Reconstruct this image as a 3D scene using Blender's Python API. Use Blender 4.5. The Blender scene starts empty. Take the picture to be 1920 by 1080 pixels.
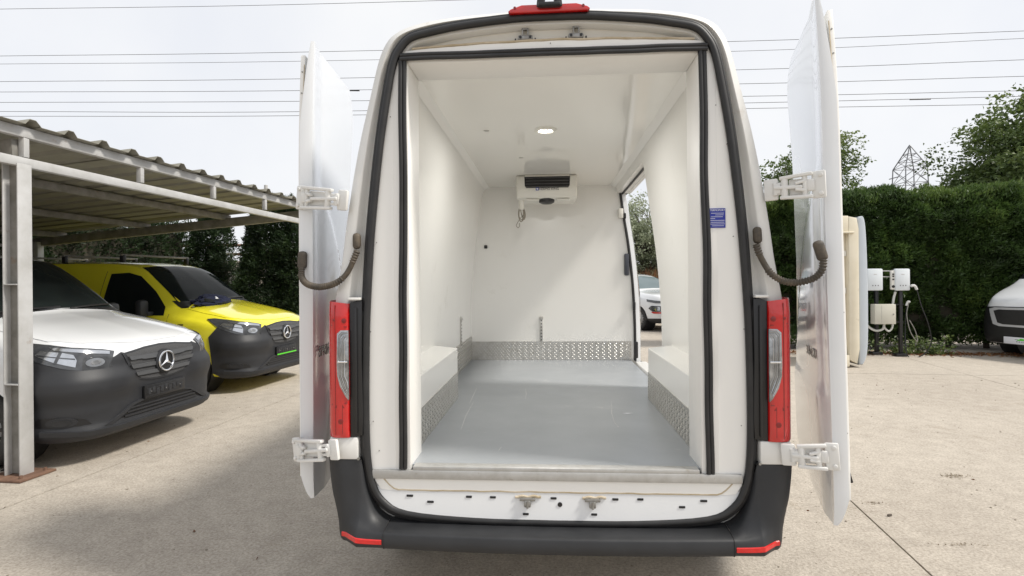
import bpy, bmesh, math, random
import numpy as np
from mathutils import Vector, Matrix, noise
from mathutils.bvhtree import BVHTree

random.seed(7)
SC = bpy.context.scene
COL = SC.collection
R = math.radians
PI = math.pi

# ------------------------------------------------------------------ camera
CAM_H, CAM_F, CAM_PV = 1.54, 1040.0, 527.6
TH, RO = R(3.74), R(0.5)
_r = Vector((math.cos(TH), math.sin(TH), 0)); _fw = Vector((-math.sin(TH), math.cos(TH), 0)); _up = Vector((0, 0, 1))
_r2 = _r*math.cos(RO) - _up*math.sin(RO); _u2 = _up*math.cos(RO) + _r*math.sin(RO)
cam_d = bpy.data.cameras.new('camera'); cam = bpy.data.objects.new('camera', cam_d); COL.objects.link(cam)
cam_d.sensor_width = 36; cam_d.lens = 36*CAM_F/1920; cam_d.shift_y = -(540-CAM_PV)/1920
cam_d.clip_start = 0.05; cam_d.clip_end = 1500
m = Matrix((_r2, _u2, -_fw)).transposed().to_4x4(); m.translation = (0, 0, CAM_H); cam.matrix_world = m
SC.camera = cam

# ------------------------------------------------------------------ world, sun, exposure
SUN_EL, SUN_DIR = R(50), Vector((0.98, -0.2, 0)).normalized()
w = bpy.data.worlds.new('World'); SC.world = w; w.use_nodes = True
nt = w.node_tree; nt.nodes.clear()
N = nt.nodes.new; L = nt.links.new
out = N('ShaderNodeOutputWorld'); bg = N('ShaderNodeBackground'); bg.inputs[1].default_value = 0.1
sky = N('ShaderNodeTexSky'); sky.sky_type = 'NISHITA'; sky.sun_disc = False
sky.sun_elevation = SUN_EL; sky.sun_rotation = math.atan2(SUN_DIR.x, SUN_DIR.y); sky.dust_density = 3
tc = N('ShaderNodeTexCoord'); nz = N('ShaderNodeTexNoise'); nz.inputs['Scale'].default_value = 2.2; nz.inputs['Detail'].default_value = 5
cr = N('ShaderNodeValToRGB'); cr.color_ramp.elements[0].position = .35; cr.color_ramp.elements[1].position = .7
cr.color_ramp.elements[0].color = (.86, .88, .93, 1); cr.color_ramp.elements[1].color = (1, 1, 1, 1)
sc_ = N('ShaderNodeVectorMath'); sc_.operation = 'SCALE'; sc_.inputs['Scale'].default_value = 7.8
mx = N('ShaderNodeMixRGB'); mx.inputs[0].default_value = .9
L(tc.outputs['Generated'], nz.inputs['Vector']); L(nz.outputs[0], cr.inputs[0]); L(cr.outputs[0], sc_.inputs[0])
L(sky.outputs[0], mx.inputs[1]); L(sc_.outputs[0], mx.inputs[2]); L(mx.outputs[0], bg.inputs[0]); L(bg.outputs[0], out.inputs[0])
sd = bpy.data.lights.new('sun', 'SUN'); sd.energy = 2.9; sd.angle = R(9); sd.color = (1, .95, .87)
so = bpy.data.objects.new('sun', sd); COL.objects.link(so)
so.rotation_euler = (-(SUN_DIR*math.cos(SUN_EL) + Vector((0, 0, math.sin(SUN_EL))))).to_track_quat('-Z', 'Y').to_euler()
so.location = (20, -5, 25)
SC.view_settings.view_transform = 'Standard'; SC.view_settings.look = 'None'
SC.view_settings.exposure = 0.42; SC.view_settings.gamma = 1; SC.view_settings.use_curve_mapping = False
SC.render.engine = 'CYCLES'
SC.cycles.max_bounces = 10; SC.cycles.diffuse_bounces = 6; SC.cycles.glossy_bounces = 4
SC.cycles.use_denoising = True

# ------------------------------------------------------------------ helpers
def ray(u, v): return _fw + _r2*((u-960)/CAM_F) - _u2*((v-CAM_PV)/CAM_F)
def P(u, v, Y): d = ray(u, v); return Vector((0, 0, CAM_H)) + d*(Y/d.y)
def G(u, v, z=0.0): d = ray(u, v); return Vector((0, 0, CAM_H)) + d*((z-CAM_H)/d.z)

def wm(o):
    return (wm(o.parent) @ o.matrix_basis) if o.parent else o.matrix_basis.copy()

def put(name, me, parent=None, kind=None, label=None):
    o = bpy.data.objects.new(name, me); COL.objects.link(o)
    if parent is not None: o.parent = parent
    if kind: o['kind'] = kind
    if label: o['label'] = label
    return o

def obj(name, bm, mat, parent=None, smooth=True, angle=35, local=False, kind=None, label=None):
    if parent is not None and not local: bm.transform(wm(parent).inverted())
    bmesh.ops.recalc_face_normals(bm, faces=bm.faces[:])
    for f in bm.faces: f.smooth = smooth
    if smooth:
        ca = math.cos(R(angle))
        for e in bm.edges:
            if len(e.link_faces) == 2 and e.link_faces[0].normal.dot(e.link_faces[1].normal) < ca: e.smooth = False
    me = bpy.data.meshes.new(name); bm.to_mesh(me); bm.free()
    me.materials.append(mat)
    return put(name, me, parent, kind, label)

def thing(name, label, cat, loc=(0, 0, 0), rz=0, group=None):
    o = bpy.data.objects.new(name, None); COL.objects.link(o); o.empty_display_size = .2
    o.location = loc; o.rotation_euler = (0, 0, rz)
    return tag(o, label, cat, group)

def tag(o, label, cat, group=None):
    o['label'] = label; o['category'] = cat
    if group: o['group'] = group
    return o

def copy_tree(o, parent=None):
    c = o.copy(); COL.objects.link(c); c.parent = parent
    for ch in [x for x in bpy.data.objects if x.parent == o]: copy_tree(ch, c)
    return c

def merge(bm, t, M=None):
    if M is not None: t.transform(M)
    me = bpy.data.meshes.new('tmp'); t.to_mesh(me); t.free(); bm.from_mesh(me); bpy.data.meshes.remove(me)

def bx(bm, c, s, bev=0, M=None, seg=2):
    t = bmesh.new(); bmesh.ops.create_cube(t, size=1)
    bmesh.ops.scale(t, vec=Vector(s), verts=t.verts)
    if bev: bmesh.ops.bevel(t, geom=t.edges[:], offset=min(bev, min(s)*.45), segments=seg, profile=.5, affect='EDGES')
    T = Matrix.Translation(Vector(c))
    merge(bm, t, T @ M if M is not None else T)
    return bm

def box(c, s, bev=0, M=None): return bx(bmesh.new(), c, s, bev, M)
def box2(a, b, bev=0):
    a, b = Vector(a), Vector(b); d = b-a
    return box((a+b)/2, (abs(d.x), abs(d.y), abs(d.z)), bev)

def bar(bm, a, b, wx, wz, bev=0, upv=(0, 0, 1)):
    a, b = Vector(a), Vector(b); d = (b-a); ln = d.length; d.normalize()
    x = d.cross(Vector(upv)); x = x.normalized() if x.length > 1e-4 else Vector((1, 0, 0)); z = x.cross(d)
    M = Matrix((x, d, z)).transposed().to_4x4()
    return bx(bm, (a+b)/2, (wx, ln, wz), bev, M)

def cat(pts, n=6, closed=False):
    pts = [Vector(p) for p in pts]; out = []; k = len(pts)
    for i in range(k if closed else k-1):
        if closed: p0, p1, p2, p3 = pts[i-1], pts[i], pts[(i+1) % k], pts[(i+2) % k]
        else:
            p1, p2 = pts[i], pts[i+1]
            p0 = pts[i-1] if i else p1*2-p2
            p3 = pts[i+2] if i+2 < k else p2*2-p1
        for j in range(n):
            t = j/n
            out.append(.5*((2*p1)+(p2-p0)*t+(2*p0-5*p1+4*p2-p3)*t*t+(3*p1-p0-3*p2+p3)*t**3))
    if not closed: out.append(pts[-1])
    return out

def tube(bm, pts, r, n=8, closed=False, ell=1.0, upv=(0, 1, 0), caps=True):
    """sweep an ellipse along pts; r a number or a list; ell scales the axis along upv"""
    pts = [Vector(p) for p in pts]; k = len(pts); rings = []; upv = Vector(upv)
    for i, p in enumerate(pts):
        a = pts[i-1] if (i or closed) else p; b = pts[(i+1) % k] if (i+1 < k or closed) else p
        d = (b-a).normalized(); x = d.cross(upv)
        if x.length < .05: x = d.cross(Vector((1, .2, .1)))
        x.normalize(); y = x.cross(d); rr = r[i] if isinstance(r, (list, tuple)) else r
        rings.append([bm.verts.new(p + x*(rr*math.cos(2*PI*j/n)) + y*(rr*ell*math.sin(2*PI*j/n))) for j in range(n)])
    for i in range(k if closed else k-1):
        A, B = rings[i], rings[(i+1) % k]
        for j in range(n): bm.faces.new((A[j], A[(j+1) % n], B[(j+1) % n], B[j]))
    if caps and not closed:
        bm.faces.new(rings[0]); bm.faces.new(rings[-1])
    return bm

def cyl(bm, c, axis, r, h, n=20, r2=None, bev=0):
    t = bmesh.new(); bmesh.ops.create_cone(t, cap_ends=True, segments=n, radius1=r, radius2=r if r2 is None else r2, depth=h)
    if bev: bmesh.ops.bevel(t, geom=[e for e in t.edges if abs(e.verts[0].co.z-e.verts[1].co.z) < 1e-6], offset=bev, segments=2, profile=.5, affect='EDGES')
    q = Vector((0, 0, 1)).rotation_difference(Vector(axis).normalized()).to_matrix().to_4x4()
    merge(bm, t, Matrix.Translation(Vector(c)) @ q); return bm

def lathe(bm, prof, c, axis, n=32):
    """prof: list of (r, h) revolved about axis"""
    q = Vector((0, 0, 1)).rotation_difference(Vector(axis).normalized()).to_matrix()
    rings = [[bm.verts.new(Vector(c) + q @ Vector((r*math.cos(2*PI*j/n), r*math.sin(2*PI*j/n), h))) for j in range(n)] for r, h in prof]
    for A, B in zip(rings, rings[1:]):
        for j in range(n): bm.faces.new((A[j], A[(j+1) % n], B[(j+1) % n], B[j]))
    return bm

def prism(pts, vec, bm=None, bev=0):
    """closed planar polygon pts extruded by vec"""
    t = bmesh.new(); f = t.faces.new([t.verts.new(Vector(p)) for p in pts])
    g = bmesh.ops.extrude_face_region(t, geom=[f]); vs = [v for v in g['geom'] if isinstance(v, bmesh.types.BMVert)]
    bmesh.ops.translate(t, vec=Vector(vec), verts=vs)
    if bev: bmesh.ops.bevel(t, geom=t.edges[:], offset=bev, segments=2, profile=.5, affect='EDGES')
    bmesh.ops.triangulate(t, faces=[f for f in t.faces if len(f.verts) > 4])
    if bm is None: return t
    merge(bm, t); return bm

def grid(rows, bm=None, closed=False):
    bm = bm or bmesh.new(); V = [[bm.verts.new(Vector(p)) for p in r] for r in rows]
    for A, B in zip(V, V[1:]):
        n = len(A)
        for j in range(n if closed else n-1): bm.faces.new((A[j], A[(j+1) % n], B[(j+1) % n], B[j]))
    return bm

def text_bm(s, size, depth, font_w=1.0):
    cu = bpy.data.curves.new('txt', 'FONT'); cu.body = s; cu.size = size; cu.extrude = depth; cu.align_x = 'CENTER'; cu.align_y = 'CENTER'
    o = bpy.data.objects.new('txt', cu); COL.objects.link(o)
    dg = bpy.context.evaluated_depsgraph_get(); me = bpy.data.meshes.new_from_object(o.evaluated_get(dg))
    bm = bmesh.new(); bm.from_mesh(me); bmesh.ops.scale(bm, vec=(font_w, 1, 1), verts=bm.verts)
    bpy.data.meshes.remove(me); bpy.data.objects.remove(o); bpy.data.curves.remove(cu)
    return bm

def text_at(s, size, c, xdir, ydir, depth=.001, font_w=1.0):
    bm = text_bm(s, size, depth, font_w); x = Vector(xdir).normalized(); y = Vector(ydir).normalized(); z = x.cross(y)
    bm.transform(Matrix.Translation(Vector(c)) @ Matrix((x, y, z)).transposed().to_4x4()); return bm

# ------------------------------------------------------------------ materials
def mat(name, col, rough=.5, metal=0, coat=0, var=None, bump=None, spec=.5, trans=0, emit=None, dirt=None, ior=None):
    """var=(scale, amount, col2): mottles towards col2; bump=(scale, strength); dirt=(col, scale, lo, hi)"""
    M = bpy.data.materials.new(name); M.use_nodes = True; t = M.node_tree; b = t.nodes['Principled BSDF']
    b.inputs['Base Color'].default_value = (*col, 1); b.inputs['Roughness'].default_value = rough
    b.inputs['Metallic'].default_value = metal; b.inputs['Coat Weight'].default_value = coat; b.inputs['Coat Roughness'].default_value = .06
    b.inputs['Specular IOR Level'].default_value = spec; b.inputs['Transmission Weight'].default_value = trans
    if ior: b.inputs['IOR'].default_value = ior
    if emit: b.inputs['Emission Color'].default_value = (*emit[0], 1); b.inputs['Emission Strength'].default_value = emit[1]
    n, l = t.nodes.new, t.links.new
    co = n('ShaderNodeTexCoord').outputs['Object']; last = None
    if var:
        z = n('ShaderNodeTexNoise'); z.inputs['Scale'].default_value = var[0]; z.inputs['Detail'].default_value = 6; z.inputs['Roughness'].default_value = .6
        l(co, z.inputs['Vector']); r = n('ShaderNodeValToRGB'); r.color_ramp.elements[0].position = .35; r.color_ramp.elements[1].position = .68
        l(z.outputs[0], r.inputs[0]); r.color_ramp.elements[1].color = (var[1],)*3+(1,)
        m1 = n('ShaderNodeMixRGB'); m1.inputs[1].default_value = (*col, 1); m1.inputs[2].default_value = (*var[2], 1)
        l(r.outputs[0], m1.inputs[0]); last = m1.outputs[0]
        mr = n('ShaderNodeMapRange'); mr.inputs['To Min'].default_value = max(.02, rough-.06); mr.inputs['To Max'].default_value = min(1, rough+.1)
        l(z.outputs[0], mr.inputs[0]); l(mr.outputs[0], b.inputs['Roughness'])
    if dirt:
        z = n('ShaderNodeTexNoise'); z.inputs['Scale'].default_value = dirt[1]; z.inputs['Detail'].default_value = 8; z.inputs['Roughness'].default_value = .7
        l(co, z.inputs['Vector']); r = n('ShaderNodeValToRGB'); r.color_ramp.elements[0].position = dirt[2]; r.color_ramp.elements[1].position = dirt[3]
        l(z.outputs[0], r.inputs[0]); m1 = n('ShaderNodeMixRGB'); m1.inputs[2].default_value = (*dirt[0], 1)
        if last is not None: l(last, m1.inputs[1])
        else: m1.inputs[1].default_value = (*col, 1)
        l(r.outputs[0], m1.inputs[0]); last = m1.outputs[0]
    if last is not None: l(last, b.inputs['Base Color'])
    if bump:
        z = n('ShaderNodeTexNoise'); z.inputs['Scale'].default_value = bump[0]; z.inputs['Detail'].default_value = 4
        l(co, z.inputs['Vector']); bp = n('ShaderNodeBump'); bp.inputs['Strength'].default_value = bump[1]; bp.inputs['Distance'].default_value = .01
        l(z.outputs[0], bp.inputs['Height']); l(bp.outputs[0], b.inputs['Normal'])
    return M

PAINT = mat('white_paint', (.72, .735, .75), .14, coat=1, var=(1.6, .3, (.68, .695, .715)), dirt=((.58, .54, .48), 3, .76, .98))
PAINT2 = mat('white_paint_jamb', (.73, .725, .705), .38, coat=.2, var=(2.5, .6, (.64, .63, .59)), dirt=((.42, .36, .26), 9, .62, .9))
GRP = mat('white_lining', (.84, .832, .805), .2, var=(1.3, .4, (.79, .78, .745)), bump=(5, .012), dirt=((.62, .6, .55), 3.2, .63, .9))
CREAMP = mat('cream_header', (.74, .715, .65), .4, var=(4, .6, (.64, .6, .52)), dirt=((.4, .34, .24), 12, .6, .85))
GRPC = mat('glossy_ceiling_lining', (.80, .788, .75), .07, var=(1.0, .4, (.765, .75, .705)), bump=(1.6, .006))
FLOOR = mat('grey_floor_sheet', (.295, .315, .335), .33, var=(2.2, .8, (.255, .272, .29)), bump=(160, .06), dirt=((.52, .52, .5), 3.5, .62, .9))
RUBBER = mat('black_rubber', (.012, .012, .013), .48, var=(14, .5, (.03, .03, .03)))
PLAST = mat('grey_black_plastic', (.016, .017, .019), .5, var=(9, .6, (.027, .028, .031)), bump=(420, .05), dirt=((.12, .115, .1), 5, .62, .95))
PLAST2 = mat('dark_grey_bumper_plastic', (.020, .021, .024), .52, var=(6, .6, (.027, .0285, .032)), bump=(400, .04))
BLACK = mat('black_plastic', (.012, .012, .013), .35, var=(8, .4, (.02, .02, .021)))
ALU = mat('brushed_aluminium', (.62, .61, .585), .34, metal=.9, var=(25, .7, (.48, .46, .42)), bump=(90, .05))
STEEL = mat('zinc_steel', (.36, .355, .34), .42, metal=.7, var=(40, .7, (.2, .19, .17)))
CHROME = mat('chrome', (.82, .83, .85), .08, metal=1, var=(20, .2, (.7, .71, .72)))
RED = mat('red_lens', (.56, .008, .008), .08, coat=1, var=(9, .7, (.42, .004, .004)), bump=(60, .08))
REDF = mat('red_reflector', (.62, .012, .01), .15, coat=.5, var=(60, .5, (.4, .006, .006)))
CLEAR = mat('clear_lens', (.42, .43, .44), .07, coat=1, metal=.5, var=(26, .9, (.14, .145, .15)))
DARKRED = mat('dark_lamp_bulb', (.22, .005, .005), .2, coat=.4, var=(30, .5, (.12, .004, .004)))
HOSE = mat('dusty_rubber_hose', (.045, .038, .03), .6, var=(18, .8, (.10, .08, .058)), dirt=((.16, .125, .085), 14, .5, .8))
SEALANT = mat('tan_sealant', (.42, .34, .22), .7, var=(15, .8, (.6, .52, .40)))
BLUE = mat('blue_label', (.012, .025, .28), .35, var=(40, .3, (.02, .04, .33)))
WHITEP = mat('white_print', (.75, .76, .8), .5, var=(30, .2, (.65, .66, .7)))
LEDM = mat('led_bulb', (.9, .9, .9), .3, emit=((1, .96, .88), 9), var=(5, .1, (.85, .85, .85)))
UNITW = mat('cooler_housing', (.76, .745, .69), .35, var=(5, .4, (.7, .68, .62)))
GLASS = mat('tinted_glass', (.010, .013, .013), .05, spec=.3, ior=1.16, var=(2, .4, (.022, .03, .028)))
YELLOW = mat('yellow_paint', (.82, .75, .035), .2, coat=1, var=(2, .4, (.78, .70, .03)))
TYRE = mat('tyre_rubber', (.02, .02, .02), .75, var=(20, .7, (.045, .042, .038)), bump=(120, .2))
RIM = mat('steel_wheel', (.32, .32, .32), .4, metal=.6, var=(14, .7, (.2, .19, .18)))
HCHROME = mat('headlamp_reflector', (.60, .62, .65), .1, metal=.9, coat=1, var=(9, .6, (.36, .37, .39)))
HBLACK = mat('headlamp_housing', (.03, .032, .036), .08, coat=1, var=(12, .6, (.09, .095, .1)))
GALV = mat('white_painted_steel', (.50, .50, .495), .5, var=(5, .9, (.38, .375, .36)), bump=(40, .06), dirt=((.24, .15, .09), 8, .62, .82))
GALVD = mat('shade_darkened_dirty_steel', (.25, .24, .22), .6, var=(7, .9, (.14, .13, .11)), dirt=((.2, .12, .07), 9, .6, .8))  # base darkened to put the column's recess shade into the colour, rusty dirt over it
SHEET = mat('corrugated_sheet', (.25, .24, .195), .55, var=(2.5, .8, (.185, .175, .14)), dirt=((.2, .16, .1), 5, .64, .85))
RUST = mat('rusty_steel', (.20, .115, .075), .8, var=(14, .9, (.11, .06, .04)), bump=(60, .2))
BARK = mat('bark', (.08, .065, .05), .9, var=(12, .9, (.13, .11, .09)), bump=(30, .5))
WIRE = mat('cable_sheath', (.10, .10, .105), .6, var=(3, .5, (.16, .16, .165)))
PYLON = mat('galvanised_lattice', (.15, .16, .17), .5, metal=.3, var=(6, .5, (.22, .22, .23)))
FRPC = mat('cream_fibreglass', (.74, .68, .55), .4, var=(3, .7, (.66, .6, .46)), dirt=((.38, .32, .22), 5, .62, .85))
FRPB = mat('pale_blue_gelcoat', (.50, .545, .59), .3, coat=.4, var=(3, .5, (.45, .49, .54)))
CREAMBOX = mat('beige_enamel', (.58, .56, .48), .45, var=(5, .5, (.52, .5, .42)))
NAVY = mat('navy_cloth', (.008, .012, .04), .9, var=(30, .6, (.015, .02, .06)), bump=(200, .3))
GREEN = mat('green_strip', (.1, .62, .03), .4, var=(20, .3, (.08, .55, .03)))
WALLM = mat('beige_render', (.42, .38, .31), .85, var=(4, .8, (.34, .31, .25)), bump=(50, .3))
DARKC = mat('light_block_core', (.022, .022, .014), .95, var=(8, .9, (.04, .032, .02)))  # near-black colour for the light-blocking cores inside the foliage

def leafmat(name, c1, c2, c3, scale=1.2):
    M = bpy.data.materials.new(name); M.use_nodes = True; t = M.node_tree; b = t.nodes['Principled BSDF']; n, l = t.nodes.new, t.links.new
    at = n('ShaderNodeAttribute'); at.attribute_name = 'tint'
    r = n('ShaderNodeValToRGB'); e = r.color_ramp.elements; e[0].color = (*c1, 1); e[1].color = (*c3, 1); e.new(.5).color = (*c2, 1)
    l(at.outputs['Fac'], r.inputs[0]); l(r.outputs[0], b.inputs['Base Color']); b.inputs['Roughness'].default_value = .55
    tr = n('ShaderNodeBsdfTranslucent'); l(r.outputs[0], tr.inputs[0]); mxs = n('ShaderNodeMixShader'); mxs.inputs[0].default_value = .25
    l(b.outputs[0], mxs.inputs[1]); l(tr.outputs[0], mxs.inputs[2]); l(mxs.outputs[0], t.nodes['Material Output'].inputs[0])
    return M
CONIFERD = leafmat('shade_darkened_conifer_spray', (.010, .020, .008), (.022, .045, .013), (.06, .10, .025))  # darker copy of the conifer leaf, shade round the carport put into its colour
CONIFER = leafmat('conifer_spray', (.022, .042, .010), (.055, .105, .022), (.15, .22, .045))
BROAD = leafmat('broad_leaf', (.045, .075, .022), (.095, .145, .035), (.19, .24, .07))
SILVER = leafmat('silver_leaf', (.16, .19, .11), (.30, .34, .22), (.50, .53, .40))
LITTER = leafmat('dead_leaf', (.12, .05, .02), (.22, .09, .035), (.30, .17, .07))

LITTERD = leafmat('brown_dirt', (.24, .20, .145), (.32, .27, .20), (.40, .34, .27))
def ground_mat(name, seed, tone=1.0):
    M = bpy.data.materials.new(name); M.use_nodes = True; t = M.node_tree; b = t.nodes['Principled BSDF']; n, l = t.nodes.new, t.links.new
    geo = n('ShaderNodeNewGeometry').outputs['Position']
    def ns(s, d=6, ro=.6):
        z = n('ShaderNodeTexNoise'); z.inputs['Scale'].default_value = s; z.inputs['Detail'].default_value = d; z.inputs['Roughness'].default_value = ro; l(geo, z.inputs['Vector']); return z.outputs[0]
    def ramp(i, a, c, ca, cb):
        r = n('ShaderNodeValToRGB'); r.color_ramp.elements[0].position = a; r.color_ramp.elements[1].position = c
        r.color_ramp.elements[0].color = (*ca, 1); r.color_ramp.elements[1].color = (*cb, 1); l(i, r.inputs[0]); return r.outputs[0]
    def mul(a, c, f=1):
        q = n('ShaderNodeMixRGB'); q.blend_type = 'MULTIPLY'; q.inputs[0].default_value = f; l(a, q.inputs[1]); l(c, q.inputs[2]); return q.outputs[0]
    k = tone
    base = ramp(ns(.45, 5), .32, .68, (.44*k, .396*k, .345*k), (.52*k, .474*k, .416*k))
    mid = ramp(ns(7, 8, .7), .3, .7, (.80, .79, .775), (1.06, 1.06, 1.05))
    fine = ramp(ns(60, 5, .75), .30, .64, (.60, .58, .55), (1.16, 1.16, 1.15))
    pits = n('ShaderNodeTexVoronoi'); pits.inputs['Scale'].default_value = 46; pits.inputs['Randomness'].default_value = 1; l(geo, pits.inputs['Vector'])
    pit = ramp(pits.outputs['Distance'], .08, .22, (.45, .42, .38), (1, 1, 1))
    pm = n('ShaderNodeMixRGB'); pm.inputs[1].default_value = (1, 1, 1, 1); l(pit, pm.inputs[2])
    sel = ramp(ns(3.2, 5, .7), .5, .66, (0, 0, 0), (1, 1, 1)); l(sel, pm.inputs[0])
    stain = ramp(ns(.8, 7, .75), .60, .74, (1, 1, 1), (.78, .75, .70))
    c = mul(mul(mul(mul(base, mid), fine), pm.outputs[0]), stain)
    l(c, b.inputs['Base Color']); b.inputs['Roughness'].default_value = .85; b.inputs['Specular IOR Level'].default_value = .3
    bp = n('ShaderNodeBump'); bp.inputs['Strength'].default_value = .8; bp.inputs['Distance'].default_value = .008; l(ns(48, 6, .75), bp.inputs['Height']); l(bp.outputs[0], b.inputs['Normal'])
    return M
CONC = ground_mat('worn_concrete', 1); EARTH = ground_mat('dusty_earth', 2, .62)
STAIN = mat('oil_stain', (.22, .19, .15), .8, var=(16, .9, (.33, .3, .24)))

# ------------------------------------------------------------------ ground: one sheet, concrete slabs with open joints on it
gb = bmesh.new(); bmesh.ops.create_grid(gb, x_segments=4, y_segments=4, size=600); bmesh.ops.translate(gb, vec=(0, 0, -.014), verts=gb.verts)
ground = obj('ground', gb, EARTH, smooth=False, kind='structure')
JX = [(-19.5, .09), (-15.6, .09), (-11.8, .09), (-7.95, .08), (-4.05, .076), (1.62, .115), (5.42, .13), (9.3, .12), (13.2, .12), (17.2, .12), (21.5, .12)]
JY = [-7.0, 1.3, 9.8, 18.2, 27, 36]
def jpt(i, j, di, dj):
    x0, s = JX[i]; y0 = JY[j]; g = .006
    y = y0; x = 0
    for _ in range(5): x = x0 + s*y; y = y0 - .09*(x-6) - .55
    return Vector((x + di*g, y + dj*g, 0))
for i in range(len(JX)-1):
    for j in range(len(JY)-1):
        q = [jpt(i, j, 1, 1), jpt(i+1, j, -1, 1), jpt(i+1, j+1, -1, -1), jpt(i, j+1, 1, -1)]
        b_ = prism([p - Vector((0, 0, .012)) for p in q], (0, 0, .012 + random.uniform(-.001, .001)))
        obj('concrete_slab', b_, CONC, ground, smooth=False)
# grit and chips
gr = bmesh.new()
for k in range(800):
    y = random.uniform(2.4, 9)**1.0; x = random.uniform(-5.5, 8)
    s = random.uniform(.0015, .0045)*(1+.12*y)*random.choice((.6, .8, 1, 1.4))
    t = bmesh.new(); bmesh.ops.create_icosphere(t, subdivisions=0 or 1, radius=s)
    bmesh.ops.scale(t, vec=(random.uniform(.7, 1.5), random.uniform(.7, 1.3), .5), verts=t.verts)
    merge(gr, t, Matrix.Translation((x, y, s*.3)) @ Matrix.Rotation(random.random()*6, 4, 'Z'))
obj('grit', gr, mat('grit_stone', (.33, .29, .23), .9, var=(40, .9, (.16, .14, .11))), smooth=False, kind='stuff')
p = G(1668, 968)
t_ = tag(obj('bark_chip', box((p.x, p.y, .008), (.035, .012, .014), .004, Matrix.Rotation(.4, 4, 'Z')), BARK), 'small dark chip of bark lying on the bare concrete right of the van', 'bark chip')

# ------------------------------------------------------------------ the white cargo van seen from behind
XC = .02
van = thing('cargo_van', 'white high-roof cargo van with both rear doors open and empty white insulated hold', 'van', (XC, 2.4, 0))
OH = [(0, .42), (.4, .42), (.75, .43), (.93, .50), (.985, .62), (1.0, .78), (1.004, 1.0), (1.002, 1.3), (.992, 1.46), (.962, 1.62), (.94, 1.78), (.905, 2.0), (.865, 2.2), (.815, 2.4), (.785, 2.52), (.755, 2.6), (.71, 2.655), (.62, 2.695), (.45, 2.722), (.2, 2.736), (0, 2.738)]
SH = [(0, .483), (.35, .487), (.655, .510), (.765, .563), (.815, .65), (.835, .78), (.839, 1.0), (.834, 1.3), (.827, 1.46), (.817, 1.62), (.803, 1.8), (.782, 2.0), (.757, 2.2), (.724, 2.4), (.698, 2.52), (.668, 2.58), (.62, 2.626), (.53, 2.648), (.40, 2.67), (.17, 2.692), (0, 2.695)]
def half(h, n=4): return [(p.x, p.y) for p in cat([(a, b, 0) for a, b in h], n)]
OD, SD = half(OH), half(SH)
def full(h): return [(XC+x, z) for x, z in h] + [(XC-x, z) for x, z in h[-2:0:-1]]
OF, SF = full(OD), full(SD)
NL = len(OF)
def loop(t, Y): return [(o[0]*(1-t)+s[0]*t, Y, o[1]*(1-t)+s[1]*t) for o, s in zip(OF, SF)]
def inset(d, Y, src=SF):
    o = []
    for i in range(NL):
        a, b = src[i-1], src[(i+1) % NL]; tx, tz = b[0]-a[0], b[1]-a[1]; l_ = math.hypot(tx, tz) or 1
        o.append((src[i][0]-tz/l_*d, Y, src[i][1]+tx/l_*d))
    return o
def scl(Y, sx, sz): return [(XC+(x-XC)*sx, Y, .42+(z-.42)*sz) for x, z in OF]
# outer shell; the side-door opening is left out on the right
ys = [(8.35, .80, .36), (8.25, .9, .42), (7.5, .97, .56), (6.75, .985, .97), (6.4, 1, 1)] + [(y, 1, 1) for y in (6.26, 5.05, 4.28, 3.6, 3.0, 2.57)]
rows = [scl(y, a, b) for y, a, b in ys] + [loop(0, 2.515), loop(.012, 2.485), loop(.04, 2.466)]
sh = bmesh.new(); grid(rows, sh, closed=True)
hole = [f for f in sh.faces if f.calc_center_median().x > .6 and 4.28 < f.calc_center_median().y < 6.26 and .66 < f.calc_center_median().z < 2.45]
bmesh.ops.delete(sh, geom=hole, context='FACES')
obj('body_shell', sh, PAINT, van)
# rear frame: the pressed pillar, gutter and flange around the opening
rf = grid([loop(.04, 2.466), loop(.10, 2.452), loop(.42, 2.440), loop(.47, 2.444), loop(.53, 2.478), loop(.62, 2.486), loop(.70, 2.482), loop(.74, 2.470), loop(.82, 2.470), loop(.86, 2.452), loop(1, 2.450), inset(.022, 2.451), inset(.03, 2.47), inset(.034, 2.52)], closed=True)
obj('rear_frame', rf, PAINT2, van, angle=50)
se = bmesh.new(); tube(se, [(p[0], 2.436, p[2]) for p in inset(-.002, 0)], .0165, 10, closed=True, ell=.95)
tube(se, [(p[0], 2.442, p[2]) for p in inset(-.019, 0)], .011, 8, closed=True, ell=.8)
obj('outer_seal', se, RUBBER, van, angle=60)
# insulated facing panel round the door opening
right = [(p[0], p[2]) for p in inset(.012, 0)[:NL//2+1] if .665 < p[2] < 2.585]
OX0, OX1, OZ0, OZ1 = -.621, .656, .716, 2.522
def upos(x): return 2.598 - .02*(abs(x-XC)/.65)**2
topx = right[-1][0]
outl = [(right[0][0], .664)] + right
n_ = 14; outl += [(topx + (2*XC-2*topx)*k/n_, upos(topx+(2*XC-2*topx)*k/n_)) for k in range(1, n_)]
outl += [(2*XC-x, z) for x, z in reversed(right)] + [(2*XC-right[0][0], .664)]
inn = [(OX0-.02, .664), (OX0-.02, OZ1+.012), (OX1+.02, OZ1+.012), (OX1+.02, .664)]
obj('facing_panel', prism([(x, 2.448, z) for x, z in outl+inn], (0, .03, 0)), GRP, van, smooth=False)
hd = [(p[0], p[2]) for p in inset(.004, 0)[:NL//2+1] if p[2] > 2.57]
hdl = hd + [(2*XC-x, z) for x, z in reversed(hd[:-1])]
obj('roof_header', grid([[(x, 2.466, z) for x, z in hdl], [(XC+(x-XC)*.985, 2.488, z-.022) for x, z in hdl], [(XC+(x-XC)*.97, 2.492, 2.565) for x, z in hdl]]), CREAMP, van)
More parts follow.
